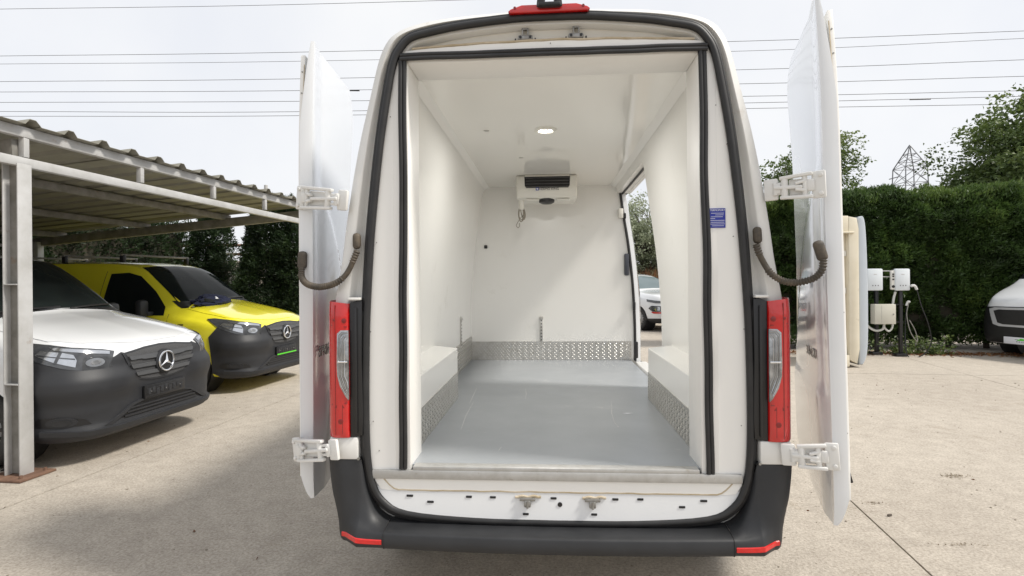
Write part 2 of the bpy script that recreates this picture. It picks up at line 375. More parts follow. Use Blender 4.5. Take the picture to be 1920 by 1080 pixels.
bead = [(x, 2.449+.002*noise.noise(Vector((x*30, 0, 0))), upos(x)+.004+.004*noise.noise(Vector((x*9, 1, 0)))) for x in [XC-.62+1.24*k/60 for k in range(61)]]
obj('sealant_bead', tube(bmesh.new(), bead, .006, 6), SEALANT, van)
for u in (985, 1080):
    p = P(u, 68 if u < 1000 else 64, 2.47); b_ = bmesh.new()
    bx(b_, (p.x, p.y, p.z-.008), (.066, .02, .022), .006); bx(b_, (p.x-.012, p.y, p.z+.016), (.006, .018, .03), .002); bx(b_, (p.x+.012, p.y, p.z+.016), (.006, .018, .03), .002); bx(b_, (p.x, p.y, p.z+.029), (.03, .018, .007), .002)
    s_ = obj('upper_striker', b_, STEEL, van)
    for k in (-.022, .022): obj('bolt', cyl(bmesh.new(), (p.x+k, p.y-.012, p.z-.008), (0, 1, 0), .006, .006, 10), BLACK, s_)
    for k in (-.044, .044): obj('clip', box((p.x+k, p.y-.002, p.z-.016), (.007, .012, .01), .002), BLACK, s_)
obj('facing_screw', cyl(bmesh.new(), P(1032, 81, 2.446), (0, 1, 0), .0025, .003, 8), STEEL, van)
for (u, v) in [(732, 219), (716, 291), (706, 455), (697, 455), (695, 622), (700, 790), (711, 845), (1342, 197), (1363, 270), (1375, 443), (1386, 445), (1395, 617), (1390, 798)]:
    obj('facing_screw', cyl(bmesh.new(), P(u, v, 2.446), (0, 1, 0), .0026, .003, 8), STEEL, van)

# inner black seals
def wav(a, b, amp, n=40):
    a, b = Vector(a), Vector(b)
    return [a.lerp(b, k/n) + Vector((amp*noise.noise(Vector((k*.13, a.x*9, 2))), 0, amp*noise.noise(Vector((k*.16, a.z*7, 5))))) for k in range(n+1)]
def strip(a, b, wd, vertical):
    t = bmesh.new(); path = wav(a, b, .005)
    off = Vector((wd*.25, 0, 0)) if vertical else Vector((0, 0, wd*.25))
    tube(t, [p - off for p in path], wd*.30, 8, ell=.8); tube(t, [p + off + Vector((0, .002, 0)) for p in path], wd*.28, 8, ell=.8)
    return obj('inner_seal', t, RUBBER, van, angle=60)
YS = 2.436
strip(P(755, 112, YS), P(756, 879, YS), .034, True)
strip(P(1317, 92, YS), P(1333, 889, YS), .034, True)
strip(P(750, 107, YS-.004), P(1327, 87, YS-.004), .034, False)

# inside lining
YB = 5.80; FZ = .716; CZ = 2.528
wl = cat([(.835, .70, 0), (.835, 1.0, 0), (.83, 1.35, 0), (.80, 1.72, 0), (.765, 2.0, 0), (.73, 2.26, 0), (.702, 2.44, 0), (.66, 2.532, 0)], 4)
wl = [(p.x, p.y) for p in wl]
for sg in (-1, 1):
    t = bmesh.new()
    segs = [(2.56, YB)] if sg < 0 else [(2.56, 4.27)]
    for (a, b) in segs:
        yy = [a + (b-a)*k/6 for k in range(7)]
        grid([[(XC+sg*x, y, z) for x, z in wl] for y in yy], t); grid([[(XC+sg*(x+.05), y, z) for x, z in wl] for y in yy], t)
        for y in (a, b): grid([[(XC+sg*x, y, z) for x, z in wl], [(XC+sg*(x+.05), y, z) for x, z in wl]], t)
    if sg > 0:
        hi = [(x, z) for x, z in wl if z > 2.425]
        grid([[(XC+x, y, z) for x, z in hi] for y in (4.27, 5, YB)], t)
        grid([[(XC+hi[0][0]+d, y, hi[0][1]) for d in (0, .14)] for y in (4.27, 5, YB)], t)
    obj('side_lining', t, GRP, van, angle=40)
obj('ceiling_panel', box2((-.70, 2.55, CZ), (.74, YB+.02, CZ+.03)), GRPC, van, smooth=False)
obj('floor_panel', box2((-.82, 2.475, FZ-.06), (.86, YB+.02, FZ)), FLOOR, van, smooth=False)
bkp = [(XC+x+.03, z) for x, z in wl] + [(XC-x-.03, z) for x, z in reversed(wl)]
obj('front_bulkhead', prism([(x, YB, z) for x, z in bkp], (0, .06, 0)), GRP, van, smooth=False)
cv = bmesh.new()
for sg in (-1, 1):
    a = (XC+sg*.675, CZ-.03)
    prism([(a[0], 2.66, a[1]), (a[0]-sg*.05, 2.66, CZ+.004), (a[0], 2.66, CZ+.004)], (0, YB-2.66, 0), cv)
obj('cove_trim', cv, GRP, van, smooth=False)
GRPJ = mat('matt_jamb_lining', (.80, .79, .765), .5, var=(2, .4, (.75, .735, .70)), dirt=((.6, .56, .48), 7, .7, .95))
obj('door_jamb', box2((-.69, 2.446, .665), (OX0, 2.66, 2.55), .003), GRPJ, van)
obj('door_jamb', box2((.73, 2.446, .665), (OX1, 2.66, 2.55), .003), GRPJ, van)
obj('door_lintel', box2((OX0+.001, 2.447, OZ1-.004), (OX1-.001, 2.662, 2.55), .003), GRPJ, van)
STRIPM = mat('worn_alu_strip', (.50, .50, .49), .42, metal=.5, var=(18, .8, (.40, .39, .37)), dirt=((.25, .2, .14), 20, .62, .8))
# floor threshold, sill strip, lower facing, pressed sill
obj('threshold_strip', box2((OX0+.012, 2.434, FZ-.014), (OX1-.012, 2.49, FZ+.004), .003), STRIPM, van)
obj('sill_strip', box2((-.793, 2.430, .664), (.823, 2.45, .703), .004), STRIPM, van)
lo = [(p[0], p[2]) for p in inset(.014, 0)[:NL//2+1] if .568 < p[2] < .664]
lo = [q for q in lo if q[1] > .63]
lp = [(XC, .612)] + [(lo[0][0]-.06, .612), (lo[0][0]-.025, .617)] + lo + [(lo[-1][0], .6645)]
lp += [(2*XC-x, z) for x, z in reversed(lp[1:])]
obj('lower_facing', prism([(x, 2.441, z) for x, z in lp], (0, .03, 0)), GRP, van, smooth=False)
lo = [(p[0], p[2]) for p in inset(.008, 0)[:NL//2+1] if p[2] < .64]
sl = lo + [(2*XC-x, z) for x, z in reversed(lo[1:])]
def sy(z): return 2.446 - (.64-z)*.12
pts = [(x, sy(z), z) for x, z in sl]
obj('pressed_sill', prism(pts, (0, .02, 0)), PAINT, van, smooth=False)
bead = [(XC+x, 2.443, .6125+.003*noise.noise(Vector((x*14, 3, 0)))+max(0, abs(x)-.70)**1.5*3.2) for x in [-.775+1.55*k/80 for k in range(81)]]
obj('sealant_bead', tube(bmesh.new(), bead, .0045, 6), SEALANT, van)
for (u, v, wd) in [(768, 930, .03), (807, 941, .03), (879, 932, .027), (924, 933, .027), (1038, 935, .027), (1154, 937, .027), (1201, 937, .027), (1320, 940, .03), (1279, 951, .027), (986, 963, .026), (1114, 964, .026)]:
    p = P(u, v, 2.435); obj('sill_slot', box((p.x, sy(p.z)-.001, p.z), (wd, .006, .010), .003), BLACK, van)
p = P(1050, 947, 2.43); obj('sill_slot', cyl(bmesh.new(), (p.x, sy(p.z)-.001, p.z), (0, 1, 0), .010, .006, 16), BLACK, van)
for u, v in ((989, 938), (1111, 940)):
    p = P(u, v, 2.428); b_ = bmesh.new()
    bx(b_, (p.x, p.y, p.z+.004), (.068, .012, .014), .003); bx(b_, (p.x, p.y-.004, p.z-.014), (.03, .018, .03), .006)
    cyl(b_, (p.x, p.y-.016, p.z-.014), (0, 0, 1), .005, .03, 10)
    obj('lower_striker', b_, STEEL, van)
obj('sealant_bead', tube(bmesh.new(), [(P(u, 931+1.2*math.sin(u*.3), 2.438)) for u in range(966, 1016, 4)], .006, 6), SEALANT, van)
obj('sealant_bead', tube(bmesh.new(), [(P(u, 933+1.2*math.sin(u*.3), 2.438)) for u in range(1092, 1140, 4)], .006, 6), SEALANT, van)

SCUFF = mat('pale_scuff', (.52, .52, .51), .55, var=(60, .9, (.36, .38, .40)))
def fl(u, v): d = ray(u, v); return Vector((0, 0, CAM_H)) + d*((FZ+.0012-CAM_H)/d.z)
for q in [[(880, 757), (887, 742), (894, 727)], [(864, 806), (873, 780), (888, 753)], [(985, 728), (987, 738), (985, 748)], [(1146, 752), (1147, 775), (1152, 792), (1160, 801)], [(934, 846), (940, 838)], [(1100, 727), (1108, 722)]]:
    sc2 = bmesh.new(); tube(sc2, [fl(*p) for p in q], [.0016+.002*(i % 2) for i in range(len(q))], 5, ell=.15, upv=(0, 0, 1)); obj('scuff_mark', sc2, SCUFF, van)
c_ = fl(1176, 775); obj('paper_scrap', prism([(c_.x-.03, c_.y, c_.z), (c_.x, c_.y-.012, c_.z), (c_.x+.035, c_.y+.004, c_.z), (c_.x, c_.y+.008, c_.z)], (0, 0, .001)), WHITEP, van, smooth=False)
# wheel boxes and tread plate kick plates
def tread(o, a, b, face, step=.030):
    """raised lozenges between corners a and b on the plane whose normal is face"""
    t = bmesh.new(); a, b = Vector(a), Vector(b); nn = Vector(face); ax = Vector((0, 1, 0)) if abs(nn.x) > .5 else Vector((1, 0, 0))
    wdt = abs((b-a).dot(ax)); h = b.z-a.z; i = 0
    nx, nz_ = int(wdt/step), int(h/(step*.62))
    for j in range(nz_):
        for k in range(nx):
            c = Vector((min(a.x, b.x), min(a.y, b.y), a.z)) + ax*((k+.5+(.5 if j % 2 else 0))*step) + Vector((0, 0, (j+.5)*step*.62))
            if (c-a).dot(ax) > wdt: continue
            d = (ax*(1 if (j+k) % 2 else -1) + Vector((0, 0, .9))).normalized(); e = d.cross(nn)
            v = [t.verts.new(c+d*.4*step), t.verts.new(c+e*.14*step), t.verts.new(c-d*.4*step), t.verts.new(c-e*.14*step), t.verts.new(c+nn*.11*step)]
            for q in range(4): t.faces.new((v[q], v[(q+1) % 4], v[4]))
    obj('tread_relief', t, ALU, o, smooth=False, kind='stuff')
for sg in (-1, 1):
    xi = XC + sg*(.670); xo = XC + sg*.84
    prof = [(xo, FZ), (xi, FZ), (xi, FZ+.352), (xo, FZ+.372)]
    obj('wheel_box', prism([(x, 2.655, z) for x, z in prof], (0, 3.92-2.655, 0), bev=.006), GRP, van, angle=18)
    k_ = obj('kick_plate', box2((xi-sg*.004, 2.662, FZ+.001), (xi-sg*.0005, 3.918, FZ+.185)), ALU, van, smooth=False)
    tread(k_, (xi-sg*.004, 2.67, FZ+.006), (xi-sg*.004, 3.91, FZ+.182), (-sg, 0, 0))
k_ = obj('kick_plate', box2((-.81, YB-.004, FZ+.001), (.85, YB-.0005, FZ+.195)), ALU, van, smooth=False)
tread(k_, (-.805, YB-.004, FZ+.006), (.845, YB-.004, FZ+.19), (0, -1, 0), .031)
kb = bmesh.new(); bx(kb, (-.812, 4.86, FZ+.125), (.006, 1.86, .25))
k_ = obj('ribbed_rail_plate', kb, ALU, van, smooth=False)
for k in range(6): obj('rail_rib', box((-.806, 4.86, FZ+.03+.04*k), (.012, 1.85, .014), .004), ALU, k_)
# lashing rails, socket, cable, caps
def rail(u, v0, v1, Y, x=None):
    a, b = P(u, v0, Y), P(u, v1, Y)
    if x is not None: a.x = b.x = x
    t = bmesh.new(); dx = (.012, .022) if x is not None else (.03, .010)
    bx(t, (a+b)/2, (dx[0], dx[1], a.z-b.z), .003)
    o = obj('lashing_rail', t, ALU, van); h = bmesh.new()
    n = int((a.z-b.z)/.03)
    for k in range(n):
        c = b.lerp(a, (k+.5)/n); cyl(h, (c.x, c.y-.006, c.z) if x is None else (c.x+.007, c.y, c.z), (0, 1, 0) if x is None else (1, 0, 0), .007, .003, 8)
    obj('rail_hole', h, BLACK, o)
    obj('rail_cap', cyl(bmesh.new(), (a.x, a.y-.004, a.z+.012), (0, 1, 0), .022, .014, 14, bev=.003), ALU, o)
rail(1015, 598, 640, YB-.006)
rail(866, 600, 650, 5.08, -.808)
p = P(911, 463, YB); obj('wall_socket', box((p.x, YB-.008, p.z), (.034, .02, .036), .006), BLACK, van)
for (u, v) in [(912, 245), (977, 296)]:
    d = ray(u, v); p = Vector((0, 0, CAM_H)) + d*((CZ-CAM_H)/d.z)
    obj('blind_cap', cyl(bmesh.new(), (p.x, p.y, CZ-.001), (0, 0, 1), .018, .003, 14), mat('grey_cap', (.42, .41, .38), .5, var=(20, .4, (.36, .35, .32))), van)
# ceiling lamp (lit)
d = ray(1023, 243); pl = Vector((0, 0, CAM_H)) + d*((CZ-CAM_H)/d.z)
lmp = obj('ceiling_lamp', lathe(bmesh.new(), [(.0, -.004), (.045, -.004), (.052, -.014), (.066, -.012), (.072, -.004), (.072, 0)], (pl.x, pl.y, CZ), (0, 0, 1)), UNITW, van)
for k in range(8):
    a = 2*PI*k/8; obj('led', cyl(bmesh.new(), (pl.x+.034*math.cos(a), pl.y+.034*math.sin(a), CZ-.0055), (0, 0, 1), .0085, .005, 10), LEDM, lmp)
ld = bpy.data.lights.new('lamp_glow', 'AREA'); ld.shape = 'DISK'; ld.size = .11; ld.energy = 10; ld.color = (1, .98, .93)
lo_ = bpy.data.objects.new('lamp_glow', ld); COL.objects.link(lo_); lo_.location = (pl.x, pl.y, CZ-.022)

# roof evaporator
yu = 5.16
def ux(u, v): return P(u, v, yu)
A = ux(966, 330); B_ = ux(1084, 328); zt = CZ; zb = ux(1024, 373).z; zm = ux(1024, 356).z
x0, x1 = A.x, B_.x; ins = .02
sec = [(yu+.03, zt), (yu, zt-.004), (yu-.03, zm), (yu-.01, zb+.01), (yu+.05, zb), (YB-.02, zb+.01), (YB-.02, zt)]
ub = bmesh.new(); sec[5:] = [(yu+.45, zb+.01), (yu+.45, zt)]
prism([(x0+.01, y, z) for y, z in sec], (x1-x0-.02, 0, 0), ub, bev=.016)
unit = obj('evaporator_unit', ub, UNITW, van, angle=50)
ga, gc = ux(983, 331), ux(1069, 352)
def uy(z): return yu - (zt-z)/(zt-zm)*.03
def ulerp(x, z, o=.004): return (x, uy(z)-o, z)
obj('grille_opening', prism([ulerp(ga.x, zt-.006, .003), ulerp(gc.x, zt-.006, .003), ulerp(gc.x-.005, gc.z+.02, .003), ulerp(gc.x-.02, gc.z, .003), ulerp(ga.x+.02, gc.z, .003), ulerp(ga.x+.005, gc.z+.02, .003)], (0, .004, 0)), BLACK, unit, smooth=False)
for k in range(4):
    z = zt-.032 - (zt-.032-gc.z-.008)*k/3; obj('grille_slat', box(((ga.x+gc.x)/2, uy(z)-.008, z), (gc.x-ga.x-.025, .012, .006), .002), mat('slat_grey', (.09, .09, .09), .4, var=(10, .4, (.12, .12, .12))) if k == 0 else bpy.data.materials['slat_grey'], unit)
obj('grille_lip', box(((ga.x+gc.x)/2, uy(zt-.012)-.006, zt-.010), (gc.x-ga.x-.006, .012, .016), .004), CREAMP, unit)
tz = ux(1024, 356.5).z
yt = uy(tz)-.004
obj('lettering', text_at('THERMO KING', .030, ux(1027.5, 355.5) + Vector((0, yt-yu, 0)), (1, 0, 0), (0, 0, 1), .0008, 1.0), BLACK, unit, smooth=False)
q = ux(1007.5, 355.6); lg = obj('emblem_square', box((q.x, yt, q.z), (.028, .003, .026)), BLUE, unit, smooth=False)
obj('emblem_mark', prism([(q.x-.008, yt-.0016, q.z+.008), (q.x+.008, yt-.0016, q.z+.008), (q.x+.008, yt-.0016, q.z), (q.x, yt-.0016, q.z-.010), (q.x-.008, yt-.0016, q.z)], (0, -.001, 0)), WHITEP, lg, smooth=False)
q = ux(1025, 371); obj('fan_guard', lathe(bmesh.new(), [(.075, .0), (.072, -.03), (.045, -.045), (0, -.048)], (q.x, yu+.075, zb+.008), (0, 0, 1), 24), BLACK, unit)
for u in (999, 1056):
    q = ux(u, 372); obj('drain_tray', box((q.x, yu+.05, zb-.004), (.12, .1, .012), .005), UNITW, unit)
q = ux(977, 377); obj('drain_pipe', cyl(bmesh.new(), (q.x, yu+.08, q.z-.02), (0, 0, 1), .022, .10, 14, r2=.026), UNITW, unit)
cb = bmesh.new(); base = ux(977, 384); base.y = yu+.09
for k in range(5):
    w_ = random.uniform(.012, .034); h_ = random.uniform(.11, .15); ph = random.uniform(-.5, .5)
    pts = [base + Vector((w_*math.sin(2*PI*s/16)+ph*.03*(1-math.cos(2*PI*s/16)), .012*math.cos(4*PI*s/16), -h_*.5*(1-math.cos(2*PI*s/16)))) for s in range(17)]
    tube(cb, cat(pts, 2), .0036, 6)
tube(cb, cat([base+Vector(q_) for q_ in ((0, 0, -.1), (-.035, 0, -.15), (-.05, 0, -.185), (-.035, 0, -.205), (-.02, 0, -.19), (-.02, 0, -.16))], 4), .003, 6)
obj('coiled_cable', cb, mat('dusty_cable', (.30, .27, .22), .6, var=(20, .5, (.2, .18, .15))), unit)

# side-door jamb seen from inside
jb = bmesh.new()
je = cat([(.735, 2.50, 0), (.775, 2.2, 0), (.82, 1.9, 0), (.86, 1.5, 0), (.878, 1.1, 0), (.88, .7, 0)], 5)
obj('side_door_seal', tube(bmesh.new(), [(XC+p.x-.012, YB-.012, p.y) for p in je], .014, 8), RUBBER, van)
grid([[(XC+p.x-.0, YB+.0, p.y), (XC+p.x+.045, YB+.012, p.y), (XC+p.x+.068, YB+.10, p.y), (XC+p.x+.108, 6.265, p.y)] for p in je], jb)
obj('front_door_pillar', jb, PAINT, van)
tube_t = [(XC+hi[0][0]+.05, 4.3 + (YB-4.32)*k/20, hi[0][1]-.006) for k in range(21)]
obj('side_door_seal', tube(bmesh.new(), tube_t, .010, 8), RUBBER, van)
rs = [(XC+x+.052, 4.285, z) for x, z in wl if .72 < z < 1.5]
obj('side_door_seal', tube(bmesh.new(), rs, .014, 8), RUBBER, van)
p = P(1175, 496, YB-.02); obj('door_switch_pad', box((p.x, YB-.016, p.z), (.05, .028, .225), .012), mat('slate_plastic', (.045, .05, .065), .4, var=(12, .4, (.06, .065, .08))), van)
for (u, v, w1, h1, m1) in [(1164, 400, .05, .10, UNITW), (1171, 405, .03, .06, BLACK), (1189, 574, .03, .09, BLACK), (1193, 656, .035, .17, BLACK)]:
    p = P(u, v, YB-.03); obj('door_catch', box(p, (w1, .03, h1), .008), m1, van)
obj('step_board', box2((.86, 4.3, .60), (1.0, 5.78, .705), .01), PAINT2, van)
obj('step_trim', box2((.845, 4.28, FZ-.012), (.875, 5.79, FZ+.003), .003), ALU, van)

# info plate
a, b = P(1329.5, 391, 2.446), P(1360, 427, 2.446)
pb = obj('info_plate', box2((a.x, 2.442, b.z), (b.x, 2.447, a.z), .001), BLUE, van, smooth=False)
cx_ = (a.x+b.x)/2
obj('lettering', text_at('TERMOPORT', .0118, (cx_, 2.4415, a.z-.0085), (1, 0, 0), (0, 0, 1), .0004, .92), WHITEP, pb, smooth=False)
ln = bmesh.new()
for k, (wd, xo) in enumerate([(.055, 0), (.035, .008), (.05, -.003), (.02, -.02), (.06, 0), (.058, 0), (.062, 0), (.05, .002)]):
    bx(ln, (cx_+xo, 2.4417, a.z-.021-.0078*k), (wd, .0008, .0016))
obj('small_print', ln, WHITEP, pb, smooth=False)

# tail lamps with their black trim and the white pillar gap
def lamp(sg):
    X = lambda x: XC+sg*x
    prof = cat([(.905, 2.435, 0), (.912, 2.408, 0), (.95, 2.402, 0), (.985, 2.410, 0), (1.008, 2.44, 0), (1.017, 2.50, 0), (1.020, 2.62, 0), (1.018, 2.80, 0)], 4)
    def zt_(x): return 1.447 + (x-.905)*.12
    zs = [.852, .86] + [.86+.58*k/14 for k in range(1, 14)] + [1.0]
    rows = []
    for k, z in enumerate(zs):
        row = []
        for p in prof:
            zz = zt_(p.x) if k == len(zs)-1 else min(z, zt_(p.x)-.004)
            g = .004 if k in (0, len(zs)-1) else 0
            row.append((X(p.x-g*.5), p.y+g, zz))
        rows.append(row)
    t = grid(rows); bs = [v for v in t.verts]
    o = obj('tail_lamp', t, RED, van, angle=60)
    # clear section
    cl = [(.906, 1.33), (.94, 1.33), (.957, 1.315), (.96, 1.18), (.958, 1.13), (.945, 1.08), (.92, 1.035), (.906, 1.02)]
    if sg < 0: pass
    cb_ = prism([(X(x), 2.4005-.0, z) for x, z in cl], (0, .012, 0), bev=.002)
    c = obj('clear_lens', cb_, CLEAR, o)
    for k, d_ in enumerate((.007, .014, .021, .028, .035)):
        q = [(.908, 1.33-d_), (.94-d_*.7, 1.33-d_), (.957-d_, 1.315-d_), (.958-d_, 1.13), (.945-d_, 1.085+d_*.4), (.921-d_*.4, 1.04+d_)]
        obj('lens_rib', tube(bmesh.new(), [(X(x), 2.399, z) for x, z in q], .0016, 5), STEEL if k % 2 else HCHROME, c)
    obj('lens_bar', box((X(.93), 2.397, 1.19), (.046, .006, .008), .002), CHROME, c)
    for (x, z, r_) in [(.925, 1.372, .011), (.97, 1.375, .006), (.943, .925, .012)]:
        obj('bulb_shade', cyl(bmesh.new(), (X(x), 2.4035, z), (0, 1, 0), r_, .004, 18, bev=.001), DARKRED, o)
    obj('bulb_shade', prism([(X(.925), 2.4025, .985), (X(.97), 2.4025, .985), (X(.947), 2.4025, 1.02)], (0, .004, 0)), DARKRED, o, smooth=False)
    for q in ([(.966, .866), (.966, 1.440)], [(.912, 1.345), (.985, 1.352)], [(.912, 1.008), (.985, 1.0)], [(.935, .87), (.935, 1.0)]):
        obj('lens_seam', tube(bmesh.new(), [(X(x), 2.4035 if x < .98 else 2.409, z) for x, z in q], .002, 5), DARKRED, o)
    # black trim
    tb = bmesh.new()
    prism([(X(x), 2.418, z) for x, z in [(.906, .85), (.906, 1.448), (.872, 1.462), (.848, 1.458), (.851, 1.2), (.846, .95), (.85, .86)]], (0, .03, 0), tb, bev=.004)
    prism([(X(x), 2.428, z) for x, z in [(.856, 1.43), (.838, 1.40), (.838, 1.31), (.852, 1.29)]], (0, .025, 0), tb, bev=.003)
    bx(tb, (X(.875), 2.414, 1.15), (.012, .014, .56), .004)
    obj('lamp_trim', tb, BLACK, van)
    obj('pillar_trim', prism([(X(x), 2.446, z) for x, z in [(.852, .87), (.852, 1.27), (.84, 1.27), (.842, .87)]], (0, .012, 0)), PAINT2, van, smooth=False)
    obj('lamp_ledge', box((X(.88), 2.428, 1.468), (.055, .05, .012), .004), PAINT2, van)
    # hinge pocket
    obj('hinge_pocket', box2((X(.872), 2.416, .752), (X(1.0), 2.50, .852), .008), PAINT2, van)
for sg in (-1, 1): lamp(sg)

# bumper: two corner pieces and the middle step
def bump_row(z, sg):
    k = (z-.38)/(.752-.38)
    k = max(0, min(1, k)); q = k*k*(3-2*k)
    xi = .70 + .155*min(1, max(0, (z-.47)/.17))**.6
    yf = 2.335 + .075*q
    xo = .905 + .098*min(1, k*1.35)**.75
    sc = .060*(1-q)*(1 if z > .47 else 0)
    base = [(xi, 2.475 if z > .47 else yf+.03), (xi+.015, 2.452 if z > .47 else yf+.004), (xi+.4*(xo-xi), yf+.012+sc*.75), (xi+.62*(xo-xi), yf+.004+sc*.2), (xi+.82*(xo-xi), yf+.004), (xo-.03, yf+.018), (xo-.006, yf+.05), (xo+.004, yf+.11), (xo+.008, 2.62)]
    return [(XC+sg*p.x, p.y, z) for p in cat([(a, b, 0) for a, b in base], 4)]
zsb = [.378, .385, .40, .42, .435, .45, .462, .472, .478, .49, .51, .53, .56, .60, .64, .68, .72, .745, .752]
bmp = thing_b = None
bl = bmesh.new()
prof = [(2.47, .482), (2.452, .476), (2.37, .470), (2.345, .463), (2.338, .452), (2.333, .425), (2.338, .402), (2.36, .392), (2.44, .390)]
pr = cat([(0, a, b) for a, b in prof], 3)
xs = [XC-.738+1.476*k/24 for k in range(25)]
grid([[(x, p.y-.012*(1-((x-XC)/.735)**2)*(1 if p.y < 2.44 else .3), p.z-.006*(1-((x-XC)/.735)**2)) for p in pr] for x in xs], bl)
bumper = obj('rear_bumper', bl, PLAST, van, angle=50)
def corner_sections(sg):
    fi = [(0, .482), (.06, .477), (.105, .471), (.128, .464), (.137, .452), (.141, .425), (.136, .402), (.115, .391)]
    ff = [(.056, .752), (.064, .685), (.074, .60), (.098, .515), (.126, .468), (.140, .425), (.134, .402), (.11, .391)]
    fs = [(.104, .752), (.099, .68), (.088, .60), (.064, .52), (.040, .468), (.024, .425), (.004, .402), (-.02, .391)]
    core_y, core_x = 2.475, .918; out_ = []
    zs = cat([(.738, .482, 0), (.765, .50, 0), (.80, .545, 0), (.835, .64, 0), (.858, .752, 0)], 4)
    for p in zs:
        k = (p.x-.738)/.12; k2 = (p.y-.482)/.27
        pr_ = [(a[0]*(1-k)+c[0]*k, a[1]*(1-k2)+c[1]*k2 if i < 4 else a[1]*(1-k)+c[1]*k) for i, (a, c) in enumerate(zip(fi, ff))]
        pr_[0] = (.03*k2 + .026*k, p.y); out_.append((p.x, core_y, 0, -1, pr_))
    ffc = [(.056, .752), (.066, .685), (.076, .60), (.084, .515), (.089, .468), (.090, .425), (.080, .402), (.055, .391)]
    for k, x in enumerate((.873, .888, .903, .918)): out_.append((x, core_y, 0, -1, [(a[0]*(.75-.25*k)+c[0]*(.25+.25*k), a[1]) for a, c in zip(ff, ffc)]))
    for k in range(1, 9):
        a = PI/2*k/8; q = .5-.5*math.cos(a*2); pr_ = [(u[0]*(1-q)+v[0]*q, u[1]*(1-q)+v[1]*q) for u, v in zip(ffc, fs)]
        out_.append((core_x, core_y, math.sin(a), -math.cos(a), pr_))
    for y in (2.52, 2.60): out_.append((core_x, y, 1, 0, fs))
    res = []
    for x, y, nx, ny, pr_ in out_:
        pr2 = cat([(d, z, 0) for d, z in pr_], 4)
        res.append([Vector((XC+sg*(x+nx*p.x), y+ny*p.x, p.y)) for p in pr2])
    return res
for sg in (-1, 1):
    secs = corner_sections(sg); c = grid(secs)
    tp = [s_[0] for s_ in secs[16:]]; grid([tp, [p + Vector((-sg*.03, .05, -.001)) for p in tp]], c)
    cn = obj('bumper_corner', c, PLAST, bumper, angle=55)
    rw = [[], [], [], []]
    for s_ in secs[1:-9]:
        lowp = [p for p in s_ if p.z < .475]
        def atz(z):
            for a, b in zip(lowp, lowp[1:]):
                if b.z <= z <= a.z: return a.lerp(b, (a.z-z)/max(1e-6, a.z-b.z))
            return lowp[-1]
        ctr = Vector((XC+sg*.86, 2.52, 0)); f_ = (len(rw[0]))/(len(secs)-10)
        for i, (z, e) in enumerate(((.415, .0), (.418, .004), (.434, .004), (.437, .0))):
            z += .010*f_*f_; p = atz(z); d = (p-ctr); d.z = 0; rw[i].append(p + d.normalized()*e)
    obj('corner_reflector', grid(rw), REDF, bumper)
    obj('split_gap', tube(bmesh.new(), [(XC+sg*.737, p.y-.0005-.012*0, p.z) for p in pr], .0022, 6), RUBBER, bumper)
    obj('bumper_clip', cyl(bmesh.new(), (XC+sg*.868, 2.415, .758), (0, 1, 0), .006, .012, 10), STEEL, bumper)

# third brake lamp and camera on the roof edge
tl = bmesh.new(); a, b = P(952, 18, 2.40), P(1107, 12, 2.40); zb_ = (a.z+b.z)/2
pts = [(a.x, zb_-.006), (a.x+.012, zb_+.004), (a.x+.06, zb_+.02), (b.x-.06, zb_+.02), (b.x-.012, zb_+.006), (b.x, zb_-.004), (b.x-.01, zb_-.012), (a.x+.01, zb_-.014)]
prism([(x, 2.405, z) for x, z in pts], (0, .09, .012), tl, bev=.003)
bk = obj('third_brake_lamp', tl, RED, van)
for x in (a.x+.03, b.x-.03): obj('lamp_screw', cyl(bmesh.new(), (x, 2.404, zb_+.008), (0, 1, 0), .006, .004, 10), DARKRED, bk)
cm = bmesh.new(); c0 = P(1030, 5, 2.38)
for u in (1013, 1047):
    q = P(u, -6, 2.37); bar(cm, (q.x, 2.39, zb_+.0), (q.x+(c0.x-q.x)*.25, 2.385, zb_+.09), .022, .03, .003)
bx(cm, (c0.x, 2.385, zb_+.006), (.095, .035, .016), .005); bx(cm, (c0.x, 2.40, zb_+.10), (.075, .05, .03), .008)
cyl(cm, (c0.x, 2.37, zb_+.095), (0, 1, .5), .014, .02, 14)
obj('reversing_camera', cm, BLACK, van)

